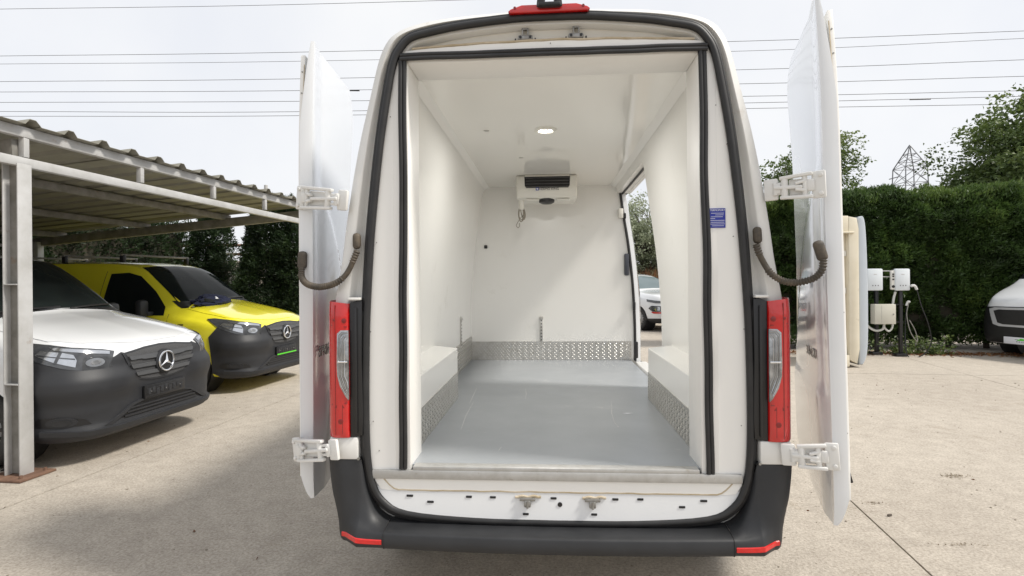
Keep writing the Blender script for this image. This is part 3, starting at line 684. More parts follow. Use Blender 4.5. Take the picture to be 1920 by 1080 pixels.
# hinges, hoses and doors
def hinge(A, B, parent, sg, sc=1.12):
    """A: plate on the door edge, B: plate on the pillar"""
    A, B = Vector(A), Vector(B); x = (B-A); ln = x.length; x.normalize(); z = Vector((0, 0, 1)); y = z.cross(x).normalized(); z = x.cross(y)
    if y.y > 0: y = -y
    Lc = lambda a, b, c: A + x*a + y*b + z*c
    M3 = Matrix((x, -y, z)).transposed().to_4x4()
    t = bmesh.new()
    bx(t, Lc(0, .008, 0), (.046*sc, .014, .10*sc), .010, M3); bx(t, Lc(.028, .016, 0), (.03, .02, .045*sc), .008, M3)
    h = obj('hinge', t, PAINT2, parent)
    for s in (-1, 1):
        obj('hinge_bolt', cyl(bmesh.new(), Lc(-.008, .018, s*.034*sc), y, .009, .008, 12, bev=.002), PAINT2, parent) if False else None
    b_ = bmesh.new()
    for s in (-1, 1): cyl(b_, Lc(-.008, .018, s*.034*sc), y, .0085, .010, 12, bev=.002)
    bx(b_, Lc(ln, .010, 0), (.050*sc, .018, .082*sc), .008, M3); bx(b_, Lc(ln-.026, .018, 0), (.03, .022, .04*sc), .007, M3)
    for s in (-1, 1):
        bar(b_, Lc(.02, .022, s*.042*sc), Lc(ln*.80, .026, s*.036*sc), .022, .014, .004)
        bar(b_, Lc(.045, .02, s*.018*sc), Lc(.085, .03, s*.010*sc), .020, .014, .005)
    bar(b_, Lc(ln*.32, .026, -.004), Lc(ln*.93, .026, .004), .02, .016, .005)
    cyl(b_, Lc(ln*.70, .022, 0), z, .014, .076*sc, 14, bev=.002); cyl(b_, Lc(.05, .02, 0), z, .010, .07*sc, 12, bev=.002); cyl(b_, Lc(ln*.90, .02, 0), z, .010, .05*sc, 12, bev=.002)
    bx(b_, Lc(ln*.42, .006, 0), (ln*.40, .012, .06*sc), .006, M3)
    bx(b_, Lc(ln*.80, .014, .018*sc), (ln*.32, .018, .012), .004, M3); bx(b_, Lc(ln*.80, .014, -.018*sc), (ln*.32, .018, .012), .004, M3)
    obj('hinge_link', b_, PAINT2, parent)
    d_ = bmesh.new(); bx(d_, Lc(ln*.33, .016, .002), (.022, .012, .03*sc), .004, M3); obj('hinge_pocket_shadow', d_, BLACK, parent) if False else d_.free()
    return h
def hose(path, parent, r=.0135):
    pts = cat(path, 26); k = len(pts); rad = []
    t = bmesh.new(); s = 0; rs_ = []; prev = pts[0]
    acc = [0]
    for a, b in zip(pts, pts[1:]): acc.append(acc[-1]+(b-a).length)
    fine = []; step = .0024; i = 0; tot = acc[-1]; d = 0
    while d < tot:
        while acc[i+1] < d: i += 1
        fine.append(pts[i].lerp(pts[i+1], (d-acc[i])/max(1e-6, acc[i+1]-acc[i]))); rs_.append(d); d += step
    rr = []
    for d in rs_:
        f = d/tot; smooth_ = .70 < f < .88
        rr.append(r*(.92 if smooth_ else (1.0 + .17*math.sin(2*PI*d/.0115))))
    tube(t, fine, rr, 12)
    return obj('wiring_hose', t, HOSE, parent, angle=80)
def boot(c, d, parent, s=1.0):
    c = Vector(c); d = Vector(d).normalized(); t = bmesh.new()
    M_ = Vector((0, 0, 1)).rotation_difference(d).to_matrix().to_4x4()
    bx(t, c, (.042*s, .035, .085*s), .017, M_, 3)
    return obj('hose_boot', t, HOSE, parent)

def rear_door(sg, yn, xs_near, xs_far, lab, badge):
    """folded back along the body side; the hinge edge faces the camera"""
    zb, zt = .52, 2.70 if sg < 0 else 2.73
    yf = yn + .80
    root = obj('rear_door', bmesh.new(), PAINT, van); bpy.data.meshes.remove(root.data) if False else None
    NZ, NY = 120, 24
    def edge_y(z):       # the hinge edge leans away near the top
        k = max(0, (z-(zt-.75))/.75); kb = max(0, (zb+.14-z)/.14)
        return yn + .04*k**2.2 + .012*kb**2
    def far_y(z):
        kb = max(0, (zb+.22-z)/.22); kt = max(0, (z-(zt-.2))/.2)
        return yf - .10*kb**2 - .08*kt**2
    def skin_x(z, f):    # f 0 near .. 1 far ; bulges toward the body in the middle heights
        zz = (z-zb)/(zt-zb)
        x = xs_near + (xs_far-xs_near)*f
        x += .012*sg*(0) - .018*math.sin(PI*min(1, max(0, zz)))*math.sin(PI*f**.6)
        x -= (.045 if sg > 0 else .008)*(zz-.1)*(1-f*.5)
        x += .045*(1-zz)*f - .02*max(0, zz-.75)*4*(f)
        x += .020*(1-math.cos(min(1, f/.04)*PI/2)) * 0
        return x
    zz = [zb + (zt-zb)*k/NZ for k in range(NZ+1)]
    ff = [0, .008, .025, .06] + [.06+.94*k/NY for k in range(1, NY+1)]
    t = bmesh.new(); rows = []
    for z in zz:
        row = []
        for f in ff:
            y = edge_y(z) + (far_y(z)-edge_y(z))*f
            x = skin_x(z, f) - (-.014 if f == 0 else 0) * 1
            # crease lines on the skin: an upper swage with a curved end and a beltline step
            sw = min(1, max(0, (f-.10)/.10)); bl_ = .022*sw*(1/(1+math.exp(-(2.06 - .30*f - .55*f*f - z)*90)) - .5)
            bl_ += .016*min(1, max(0, (f-.04)/.05))*(1/(1+math.exp(-(1.06 - z)*60)) - .5)
            row.append((XC+sg*(x-bl_*.9), y, z))
        rows.append(row)
    grid(rows, t)
    # hinge-edge flange and return
    rim = [rows[k][0] for k in range(len(rows))]
    fl = .048
    def flz(z): return max(.002, fl*min(1, max(0, zt-z)/.42)**.75 * min(1, max(0, z-zb)/.11)**.6)
    e1 = [(p[0]+sg*flz(p[2])*.92, p[1]+.0, p[2]) for p in rim]; e2 = [(p[0]+sg*flz(p[2]), p[1]+.010, p[2]) for p in rim]; e3 = [(p[0]+sg*flz(p[2]), p[1]+.06, p[2]) for p in rim]
    grid([rim, e1, e2, e3], t)
    far = [r_[-1] for r_ in rows]; grid([far, [(p[0]+sg*fl, p[1], p[2]) for p in far]], t)
    for r_ in (rows[0], rows[-1]): grid([r_, [(p[0]+sg*max(.002, fl*min(1, i/7)), p[1], p[2]) for i, p in enumerate(r_)]], t)
    grid([e3, [(p[0]+sg*fl, p[1], p[2]) for p in far]], t)
    bmesh.ops.remove_doubles(t, verts=t.verts, dist=.0005)
    root.data = bpy.data.meshes.new('rear_door')
    t.transform(wm(van).inverted()); bmesh.ops.recalc_face_normals(t, faces=t.faces[:])
    for f in t.faces: f.smooth = True
    for e in t.edges:
        if len(e.link_faces) == 2 and e.link_faces[0].normal.dot(e.link_faces[1].normal) < math.cos(R(38)): e.smooth = False
    t.to_mesh(root.data); t.free(); root.data.materials.append(PAINT); root['label'] = lab
    # insulated inner panel standing proud of the door's inside
    ip = bmesh.new(); xi = xs_near + fl + .002 + (.0045 if sg > 0 else 0); zt2, zb2 = zt-.06, zb+.10
    xf = xs_far + fl + .003
    lean = lambda z: (.045 if sg > 0 else .008)*((z-zb)/(zt-zb)-.1)
    pts = [(XC+sg*(xi-lean(z)), edge_y(z)+.02, z) for z in [zb2+(zt2-zb2)*k/16 for k in range(17)]] + [(XC+sg*(xf-lean(zt2)*.5), yf-.04, zt2), (XC+sg*(xf-lean(zb2)*.5), yf-.04, zb2)]
    prism(pts, (sg*.022, 0, 0), ip, bev=.003)
    pan = obj('door_lining', ip, GRP, root)
    for z in (zt2-.085, zt2-.19, .9, 1.4):
        obj('lining_screw', cyl(bmesh.new(), (XC+sg*(xi+.011-lean(z)), edge_y(z)+.018, z), (0, 1, 0), .0035, .004, 8), STEEL, pan)
    obj('sealant_bead', tube(bmesh.new(), [(XC+sg*(xi+.001-lean(z)), edge_y(z)+.017, z) for z in [zb2+(zt2-zb2-.05)*k/20 for k in range(21)]], .0022, 5), SEALANT, pan)
    # badge on the skin
    s_, y0, z0, sz, fw = badge
    f0 = (y0-yn)/.8; px_ = XC+sg*(skin_x(z0, f0)) - sg*.004
    tb_ = text_at(s_, sz, (px_, y0, z0), (0, -1 if sg > 0 else 1, 0), (0, 0, 1), .0012, fw)
    for v in tb_.verts:
        f_ = (v.co.y-yn)/.8; v.co.x = XC+sg*(skin_x(v.co.z, f_) - .007) + (v.co.x-px_)
    #print('BADGE', [tuple(round(c, 3) for c in v.co) for v in list(tb_.verts)[:2]], skin_x(z0, f0))
    obj('lettering', tb_, BADGEM, root, smooth=False, kind='stuff')
    return root
BADGEM = mat('dark_chrome_badge', (.12, .11, .11), .15, metal=1, var=(20, .3, (.2, .2, .2)))
ld_ = rear_door(-1, 2.55, 1.136, 1.21, 'left rear door folded back along the van side', ('SPRINTER', 2.765, 1.205, .075, 1.0))
rd_ = rear_door(1, 2.36, 1.144, 1.318, 'right rear door folded back along the van side', ('314 CDI', 2.66, 1.20, .062, 1.0))
hinge(P(567, 371, 2.535), P(646, 376, 2.44), ld_, -1)
hinge(P(1536, 346, 2.345), P(1447, 357, 2.44), rd_, 1)
hinge(P(560, 842, 2.535), P(630, 842, 2.405), ld_, -1)
hinge(P(1560, 855, 2.345), P(1478, 851, 2.40), rd_, 1)
hose([P(566, 500, 2.52), P(566, 520, 2.50), P(577, 533, 2.47), P(600, 538, 2.44), P(627, 532, 2.42), P(645, 519, 2.42), P(656, 503, 2.42), P(664, 484, 2.42), P(670, 470, 2.425)], ld_)
boot(P(567, 488, 2.53), (P(567, 488, 2.53)-P(566, 510, 2.53)), ld_); boot(P(669, 452, 2.43), Vector((.0, 0, 1)), ld_, .85)
hose([P(1544, 487, 2.33), P(1541, 506, 2.33), P(1527, 521, 2.35), P(1500, 529, 2.37), P(1472, 528, 2.38), P(1448, 515, 2.40), P(1435, 498, 2.42), P(1424, 477, 2.42), P(1417, 458, 2.425)], rd_)
boot(P(1538, 470, 2.335), (P(1536, 468, 2.53)-P(1543, 490, 2.53)), rd_); boot(P(1420, 441, 2.43), Vector((-.05, 0, 1)), rd_, .85)
p = P(1592, 893, 2.6)
obj('door_stay', bar(bmesh.new(), P(1584, 862, 2.6), P(1597, 905, 2.6), .012, .012, .003), BLACK, rd_)
# wheels under the van
for x in (-.83, .83):
    for y in (3.35, 7.3):
        wv = lathe(bmesh.new(), [(.0, -.1), (.2, -.1), (.30, -.11), (.345, -.09), (.355, 0), (.345, .09), (.30, .11), (.2, .1), (0, .1)], (XC+x, y, .355), (1, 0, 0), 32)
        wh = obj('wheel', wv, TYRE, van)
        obj('rim', cyl(bmesh.new(), (XC+x, y, .355), (1, 0, 0), .19, .215, 24), RIM, wh)

# ------------------------------------------------------------------ parked vehicles: lofted bodies with fitted panels
def loft_body(st, nx=6, npf=6):
    """st rows: x, wLow, wBelt, zBelt, wTop, zTop, zBot, crown"""
    prof = []
    for x, wl_, wb, zb_, wt, zt, z0, cr_ in st:
        pr = [(0, z0), (.7*wl_, z0), (.95*wl_, z0+.03), (wl_, z0+.16), (wb*.5+wl_*.5+.012, (z0+zb_)*.52), (wb, zb_), (wb*.55+wt*.45+.012, zb_+(zt-zb_)*.48), (wt+.02, zt-.07*min(1, (zt-zb_)*2.5)), (wt*.93, zt-.012), (wt*.6, zt+cr_*.6), (0, zt+cr_)]
        prof.append([Vector((x, a, b)) for a, b in pr])
    cols = [cat([p[i] for p in prof], nx) for i in range(len(prof[0]))]
    rows = []
    for k in range(len(cols[0])):
        h_ = cat([c[k] for c in cols], npf); rows.append([Vector((p.x, max(0, p.y), p.z)) for p in h_])
    bm = bmesh.new(); full_ = []
    for r_ in rows: full_.append([bm.verts.new(p) for p in r_] + [bm.verts.new((p.x, -p.y, p.z)) for p in r_[-2:0:-1]])
    for A, B in zip(full_, full_[1:]):
        n = len(A)
        for j in range(n): bm.faces.new((A[j], A[(j+1) % n], B[(j+1) % n], B[j]))
    bm.faces.new(full_[0]); bm.faces.new(full_[-1])
    bmesh.ops.recalc_face_normals(bm, faces=bm.faces[:])
    return bm

def patch_bm(bvh, poly, proj, step=(.03, .03), off=.004, thick=.012):
    offn = off if callable(off) else (lambda a, b: off)
    bm = bmesh.new(); bm.faces.new([bm.verts.new((a, b, 0)) for a, b in poly])
    for ax in (0, 1):
        lo_, hi_ = min(p[ax] for p in poly), max(p[ax] for p in poly); k = math.floor(lo_/step[ax])+1
        while k*step[ax] < hi_:
            no = (1, 0, 0) if ax == 0 else (0, 1, 0); co = (k*step[ax], 0, 0) if ax == 0 else (0, k*step[ax], 0)
            bmesh.ops.bisect_plane(bm, geom=bm.verts[:]+bm.edges[:]+bm.faces[:], plane_co=co, plane_no=no); k += 1
    bmesh.ops.triangulate(bm, faces=[f for f in bm.faces if len(f.verts) > 4])
    nrm = {}; dead = []
    for v in bm.verts:
        o, d = proj(v.co.x, v.co.y); of_ = offn(v.co.x, v.co.y); hit, n, _, _ = bvh.ray_cast(o, d)
        if hit is None:
            hit, n, _, _ = bvh.find_nearest(o + d*2.0)
        if n.dot(d) > 0: n = -n
        v.co = hit + n*of_; nrm[v] = n
    be = [e for e in bm.edges if len(e.link_faces) == 1]
    g = bmesh.ops.extrude_edge_only(bm, edges=be); nv = [x for x in g['geom'] if isinstance(x, bmesh.types.BMVert)]
    for v in nv:
        src = [e.other_vert(v) for e in v.link_edges if e.other_vert(v) in nrm]
        if src: v.co = v.co - nrm[src[0]]*thick
    return bm
def cylproj(cx): return lambda a, z: (Vector((cx+math.cos(R(a))*4, math.sin(R(a))*4, z)), Vector((-math.cos(R(a)), -math.sin(R(a)), 0)))
def frontproj(y, z): return Vector((3, y, z)), Vector((-1, 0, 0))
def sideproj(s): return lambda x, z: (Vector((x, s*3, z)), Vector((0, -s, 0)))
def topproj(x, y): return Vector((x, y, 4)), Vector((0, 0, -1))

def cut_wheels(bm, centres, r, half_w):
    me = bpy.data.meshes.new('b'); bm.to_mesh(me); bm.free(); o = bpy.data.objects.new('b', me); COL.objects.link(o)
    cb_ = bmesh.new()
    for x, y, z in centres: cyl(cb_, (x, y, z), (0, 1, 0), r, .46, 40)
    cm_ = bpy.data.meshes.new('c'); cb_.to_mesh(cm_); cb_.free(); c = bpy.data.objects.new('c', cm_); COL.objects.link(c)
    md = o.modifiers.new('m', 'BOOLEAN'); md.object = c; md.operation = 'DIFFERENCE'; md.solver = 'EXACT'
    dg = bpy.context.evaluated_depsgraph_get(); dg.update(); m2 = bpy.data.meshes.new_from_object(o.evaluated_get(dg))
    out_ = bmesh.new(); out_.from_mesh(m2)
    for q in (o, c): bpy.data.objects.remove(q)
    return out_

def make_wheel(root, c, side, r=.335, holes=14):
    x, y, z = c; ax = (0, side, 0)
    wh = obj('wheel', lathe(bmesh.new(), [(.21, .10), (.235, .108), (.27, .112), (r-.035, .108), (r-.012, .09), (r, .06), (r, -.06), (r-.02, -.1), (.2, -.1)], (x, y, z), ax, 40), TYRE, root, local=True)
    rim = obj('rim', lathe(bmesh.new(), [(.212, .10), (.205, .085), (.195, .06), (.17, .062), (.15, .085), (.10, .09), (.085, .075), (.07, .098), (.03, .105), (0, .105)], (x, y, z), ax, 40), RIM, wh, local=True)
    hb = bmesh.new()
    for k in range(holes):
        a = 2*PI*k/holes; cyl(hb, (x+.166*math.cos(a), y+side*.069, z+.166*math.sin(a)), ax, .016, .014, 10)
    obj('rim_hole', hb, BLACK, wh, local=True)
    return wh

def star(root, c, rad):
    """ring and three-pointed star on the nose, facing +x"""
    c = Vector(c)
    bk = obj('emblem', cyl(bmesh.new(), c - Vector((.006, 0, 0)), (1, 0, 0), rad*.98, .008, 32), BLACK, root, local=True)
    obj('emblem_ring', tube(bmesh.new(), [c + Vector((.004, rad*math.cos(2*PI*k/36), rad*math.sin(2*PI*k/36))) for k in range(36)], rad*.10, 8, closed=True, upv=(1, 0, 0)), CHROME, bk, local=True)
    t = bmesh.new(); ce = t.verts.new(c + Vector((.022, 0, 0))); bb = t.verts.new(c - Vector((.002, 0, 0))); vs = []
    for k in range(6):
        a = PI/2 + k*PI/3; q = rad*.97 if k % 2 == 0 else rad*.17
        vs.append(t.verts.new(c + Vector((.004, q*math.cos(a), q*math.sin(a)))))
    for k in range(6): t.faces.new((ce, vs[k], vs[(k+1) % 6])); t.faces.new((bb, vs[(k+1) % 6], vs[k]))
    obj('emblem_star', t, CHROME, bk, smooth=False, local=True)
    return bk

VITO = [  # x, wLow, wBelt, zBelt, wTop, zTop, zBot, crown
    (0.0, .50, .52, .56, .40, .84, .36, .015), (-.02, .64, .64, .60, .52, .905, .29, .02), (-.07, .75, .745, .66, .64, .965, .25, .025), (-.16, .83, .835, .74, .74, 1.015, .23, .03),
    (-.35, .905, .905, .84, .79, 1.075, .22, .035), (-.65, .945, .95, .93, .79, 1.15, .22, .035), (-.95, .95, .958, .98, .775, 1.215, .22, .03), (-1.12, .95, .96, 1.0, .755, 1.27, .22, .03),
    (-1.35, .95, .96, 1.02, .735, 1.45, .22, .035), (-1.62, .95, .96, 1.04, .705, 1.65, .22, .04), (-1.85, .95, .96, 1.05, .69, 1.79, .22, .035), (-2.1, .95, .96, 1.06, .685, 1.85, .22, .03),
    (-2.6, .95, .96, 1.06, .69, 1.875, .22, .03), (-3.6, .95, .96, 1.06, .69, 1.88, .22, .03), (-4.7, .95, .955, 1.06, .69, 1.86, .24, .03), (-5.1, .93, .94, 1.06, .67, 1.80, .3, .03), (-5.14, .90, .91, 1.06, .64, 1.76, .36, .02)]

def panel_van(paint, label, loc, rz, strip_green, rack):
    root = thing('panel_van', label, 'van', loc, rz)
    raw = loft_body(VITO); bvh = BVHTree.FromBMesh(raw)
    wheels = [(-.90, s*.83, .335) for s in (-1, 1)] + [(-4.10, s*.83, .335) for s in (-1, 1)]
    body = obj('body', cut_wheels(raw, wheels, .385, .3), paint, root, local=True, angle=50)
    def part(name, poly, proj, m_, step=(.03, .03), off=.004, thick=.012, parent=None, label=None):
        return obj(name, patch_bm(bvh, poly, proj, step, off, thick), m_, parent or root, local=True, angle=50, label=label)
    cp = cylproj(-1.0); mir = lambda po: [(-a, b) for a, b in po]
    # black wheel wells
    for x, y, z in wheels:
        sd_ = 1 if y > 0 else -1
        wl2 = lathe(bmesh.new(), [(.384, .11), (.384, -.2), (.0, -.2)], (x, y, z), (0, sd_, 0), 32); obj('wheel_well', wl2, BLACK, root, local=True)
        make_wheel(root, (x, sd_*.835, z), sd_)
    # unpainted bumper wrapping the nose
    half_ = [(0, .90), (14, .895), (21, .905), (25.5, .93), (29, .90), (40, .885), (50, .90), (56, .93), (59, .93), (65, .80), (64, .66), (63, .50), (62.5, .30), (55, .25), (30, .25), (0, .25)]
    def ss(x, a, b): t = max(0, min(1, (x-a)/(b-a))); return t*t*(3-2*t)
    def relief(a, z):
        k = 1 - ss(abs(a), 52, 64)
        return .010 + k*(.040*ss(z, .50, .66)*(1-ss(z, .70, .84))*ss(abs(a), 14, 26) + .028*(1-ss(z, .29, .36)))
    bp_ = part('bumper', [(-a, b) for a, b in reversed(half_[1:-1])] + half_, cp, PLAST2, (2, .02), relief, .03)
    # lower lip and intake
    part('bumper_lip', [(-54, .335), (-40, .315), (0, .31), (40, .315), (54, .335), (54, .30), (40, .285), (0, .28), (-40, .285), (-54, .30)], cp, PLAST2, (3, .03), .05, .06, bp_)
    part('lower_intake', [(-27, .335), (27, .335), (22, .43), (18, .455), (-18, .455), (-22, .43)], cp, BLACK, (3, .03), .013, .006, bp_)
    for z in (.355, .385, .415): part('intake_slat', [(-26+(z-.335)*40, z), (26-(z-.335)*40, z), (26-(z-.335)*40, z+.012), (-26+(z-.335)*40, z+.012)], cp, PLAST2, (3, .03), .024, .012, bp_)
    part('intake_trim', [(-34, .325), (-22, .455), (-17, .475), (17, .475), (22, .455), (34, .325), (31, .325), (20.5, .44), (16, .458), (-16, .458), (-20.5, .44), (-31, .325)], cp, PLAST2, (2, .03), .028, .02, bp_)
    for s in (1, -1):
        pl_ = [(s*a, b) for a, b in [(38, .36), (46, .345), (55, .36), (58, .40), (55, .44), (47, .44), (40, .41)]]
        part('fog_recess', pl_ if s > 0 else pl_, cp, BLACK, (3, .03), .012, .006, bp_)
        fp = [(s*(47.5+5.2*math.cos(2*PI*k/16)), .395+.043*math.sin(2*PI*k/16)) for k in range(16)]
        part('fog_cover', fp, cp, PLAST2, (3, .03), .020, .015, bp_)
        fp = [(s*(47.5+3.4*math.cos(2*PI*k/16)), .395+.029*math.sin(2*PI*k/16)) for k in range(16)]
        part('fog_cover', fp, cp, PLAST, (3, .03), .026, .01, bp_)
        # headlight
        hl = [(s*a, b) for a, b in [(29.5, .795), (31, .85), (28.5, .945), (33, .968), (42, .995), (52, 1.03), (61, 1.05), (67, 1.045), (62, .975), (56, .90), (47, .838), (38, .80)]]
        h_ = part('headlight', hl, cp, HBLACK, (2, .03), .014, .02)
        part('reflector', [(s*a, b) for a, b in [(43, .845), (50, .89), (57, .95), (55, .985), (47, .965), (43.5, .945), (42.5, .90)]], cp, HCHROME, (1.5, .02), .017, .006, h_)
        part('lamp_divider', [(s*a, b) for a, b in [(49, .88), (50, .885), (48.2, .97), (47.2, .967)]], cp, HBLACK, (1.5, .02), .022, .006, h_)
        part('lamp_divider', [(s*a, b) for a, b in [(43, .905), (56, .945), (56, .953), (43, .915)]], cp, HBLACK, (1.5, .02), .022, .006, h_)
        part('lamp_bar', [(s*a, b) for a, b in [(31, .925), (40, .955), (50, .985), (52, 1.01), (42, .985), (30.5, .948)]], cp, HCHROME, (2, .02), .017, .006, h_)
        part('reflector', [(s*(36.5+3.4*math.cos(2*PI*k/18)), .872+.036*math.sin(2*PI*k/18)) for k in range(18)], cp, HCHROME, (2, .02), .018, .006, h_)
        part('projector', [(s*(36.3+1.8*math.cos(2*PI*k/14)), .870+.019*math.sin(2*PI*k/14)) for k in range(14)], cp, CLEAR, (2, .02), .023, .006, h_)
    # grille
    gp = [(-25, .90), (-25.5, .915), (-12, .945), (0, .955), (12, .945), (25.5, .915), (25, .89), (21, .72), (17, .66), (9, .635), (0, .63), (-9, .635), (-17, .66), (-21, .72)]
    g_ = part('grille', gp, cp, PLAST2, (2, .03), .018, .02)
    part('grille_opening', [(a*.93, .79+(b-.79)*.90) for a, b in gp], cp, GRILLEM, (2, .03), .021, .006, g_)
    for z, wd in ((.868, 23.0), (.795, 22.2), (.722, 19.5)):
        for s in (1, -1):
            part('grille_slat', [(s*a, b) for a, b in [(1.5, z+.008), (wd, z+.012), (wd-.9, z-.020), (1.5, z-.028)]], cp, SLATM, (2, .03), .036, .022, g_)
    hit, n_, _, _ = bvh.ray_cast(Vector((3, 0, .795)), Vector((-1, 0, 0)))
    obj('emblem_mount', cyl(bmesh.new(), (hit.x+.03, 0, .795), (1, 0, 0), .118, .03, 32, bev=.006), PLAST2, g_, local=True)
    star(root, (hit.x+.052, 0, .795), .094)
    # plate holder
    hit2 = bvh.ray_cast(Vector((3, 0, .52)), Vector((-1, 0, 0)))[0]
    pt = obj('plate_holder', box((hit2.x+.03, 0, .53), (.03, .53, .125), .008), BLACK, root, local=True)
    rb = bmesh.new()
    for k in range(9): bx(rb, (hit2.x+.046, -.21+.053*k, .53+.012*math.sin(k*2.1)), (.003, .034, .055), .001)
    for k in range(3): bx(rb, (hit2.x+.046, 0, .49+.035*k), (.003, .48, .005), .001)
    obj('plate_relief', rb, PLAST2, pt, local=True, kind='stuff')
    for y in (-.19, 0, .19): obj('plate_screw', cyl(bmesh.new(), (hit2.x+.0475, y, .53), (1, 0, 0), .006, .004, 8), CHROME, pt, local=True)
    if strip_green: obj('plate_strip', box((hit2.x+.048, 0, .476), (.006, .52, .018), .002), GREEN, pt, local=True)
    # bonnet, windscreen, side glass
    bn = [(-.075, 0), (-.085, .30), (-.13, .50), (-.22, .68), (-.40, .80), (-.72, .815), (-1.0, .79), (-1.07, .60), (-1.10, .3), (-1.11, 0)]
    part('bonnet', bn + [(x, -y) for x, y in bn[-2:0:-1]], topproj, paint, (.05, .05), .007, .010)
    part('scuttle', [(-.80, 1.175+.02), (-.4, 1.235), (0, 1.25), (.4, 1.235), (.80, 1.195), (.78, 1.30), (-.78, 1.30)], frontproj, BLACK, (.05, .03), .004, .01)
    ws = part('windscreen', [(-.755, 1.275), (-.4, 1.30), (0, 1.31), (.4, 1.30), (.755, 1.275), (.69, 1.62), (.635, 1.79), (.4, 1.815), (0, 1.825), (-.4, 1.815), (-.635, 1.79), (-.69, 1.62)], frontproj, GLASS, (.05, .03), .004, .01)
    for a, b in (((-.62, 1.29), (.02, 1.315)), ((.12, 1.30), (.66, 1.315))):
        q0 = bvh.ray_cast(Vector((3, a[0], a[1])), Vector((-1, 0, 0)))[0]; q1 = bvh.ray_cast(Vector((3, b[0], b[1])), Vector((-1, 0, 0)))[0]
        obj('wiper', tube(bmesh.new(), [q0+Vector((.02, 0, .01)), (q0+q1)/2+Vector((.03, 0, .015)), q1+Vector((.02, 0, .012))], .009, 6), BLACK, ws, local=True)
    for s in (1, -1):
        sp = sideproj(s)
        part('side_window', [(-1.27, 1.10), (-2.28, 1.10), (-2.28, 1.70), (-2.0, 1.715), (-1.80, 1.66), (-1.52, 1.44), (-1.30, 1.22)], sp, GLASS, (.05, .03), .004, .01)
        # door gap lines, sill strip, mirror, handle
        for q in ([(-1.20, .40), (-1.20, 1.12), (-1.205, 1.12), (-1.206, .40)], [(-2.36, .36), (-2.36, 1.74), (-2.366, 1.74), (-2.366, .36)]): part('door_gap', q, sp, RUBBER, (.1, .06), .002, .004)
        part('sill_trim', [(-1.32, .25), (-3.68, .25), (-3.68, .40), (-1.32, .40)], sp, PLAST2, (.1, .05), .01, .02)
        part('door_handle', [(-2.12, 1.0), (-2.28, 1.0), (-2.28, 1.035), (-2.12, 1.035)], sp, PLAST2, (.1, .05), .03, .04)
        mb = box((-1.50, s*1.06, 1.20), (.11, .16, .25), .045); bx(mb, (-1.47, s*.97, 1.13), (.08, .12, .06), .02)
        obj('wing_mirror', mb, PLAST2, root, local=True)
        part('indicator', [(-.94, .965), (-1.02, .965), (-1.02, .98), (-.94, .98)], sp, BLACK, (.1, .05), .01, .012)
    if rack:
        for x in (-2.2, -3.2, -4.2):
            rb_ = obj('roof_bar', box((x, 0, 1.985), (.05, 1.36, .03), .006), GALVD, root, local=True)
            for q in (-1, 1): obj('bar_foot', box((x, q*.64, 1.93), (.07, .05, .11), .008), BLACK, rb_, local=True)
    return root
SLATM = mat('satin_grey_slat', (.075, .078, .083), .36, var=(9, .5, (.09, .093, .098)))
GRILLEM = mat('grille_mesh', (.03, .03, .032), .55, bump=(260, .9), var=(240, .9, (.12, .122, .125)))
CA = PI/2  # heading helpers: local +x is the nose
def camxy(xc, zc): return (xc*math.cos(TH) - zc*math.sin(TH), xc*math.sin(TH) + zc*math.cos(TH), 0)
wv_ = panel_van(PAINT, 'white panel van with dark grey bumper parked under the carport behind the steel column', camxy(-3.45, 5.45), R(-6.5)+TH, False, True)
yv_ = panel_van(YELLOW, 'bright yellow panel van with dark grey bumper parked deeper under the carport', camxy(-3.52, 8.55), R(-9)+TH, True, True)

# navy jacket lying at the foot of the yellow van's windscreen
jk = bmesh.new(); bmesh.ops.create_uvsphere(jk, u_segments=48, v_segments=28, radius=1)
for v in jk.verts:
    p = v.co.copy(); n1 = noise.noise(p*1.7+Vector((3, 1, 7))); n2 = noise.noise(p*4.5); n3 = noise.noise(p*10)
    k = 1 + .30*n1 + .20*n2 + .07*n3
    v.co = Vector((p.x*.17*k, p.y*.40*k*(1+.25*math.sin(p.x*5)), max(-.3, p.z)*.105*k))
jk.transform(yv_.matrix_basis @ Matrix.Translation((-1.00, -.30, 1.275)) @ Matrix.Rotation(R(14), 4, 'Y') @ Matrix.Rotation(R(8), 4, 'Z'))
jacket = tag(obj('jacket', jk, NAVY), 'crumpled navy jacket lying on the bonnet of the yellow van', 'jacket')
lb_ = box((0, 0, 0), (.05, .06, .006), .002); lb_.transform(yv_.matrix_basis @ Matrix.Translation((-.88, -.36, 1.335)) @ Matrix.Rotation(R(40), 4, 'Y'))
obj('jacket_tag', lb_, WHITEP, jacket)

# large black-nosed white van at the right edge
BOX = [(0.0, .60, .62, .62, .52, .98, .36, .02), (-.02, .80, .80, .64, .70, 1.05, .30, .02), (-.08, .92, .92, .70, .80, 1.12, .26, .03), (-.2, .98, .98, .8, .86, 1.19, .25, .03), (-.45, 1.0, 1.01, .95, .88, 1.30, .25, .03),
       (-.75, 1.02, 1.025, 1.05, .87, 1.42, .25, .03), (-.95, 1.02, 1.025, 1.1, .85, 1.55, .25, .03), (-1.3, 1.02, 1.025, 1.15, .83, 1.86, .25, .03), (-1.65, 1.02, 1.025, 1.2, .81, 2.14, .25, .03), (-2.0, 1.02, 1.025, 1.2, .82, 2.3, .25, .03), (-3.5, 1.02, 1.025, 1.2, .84, 2.4, .25, .03), (-5.3, 1.02, 1.02, 1.2, .84, 2.4, .3, .03), (-5.4, 1.0, 1.0, 1.2, .82, 2.36, .36, .02)]
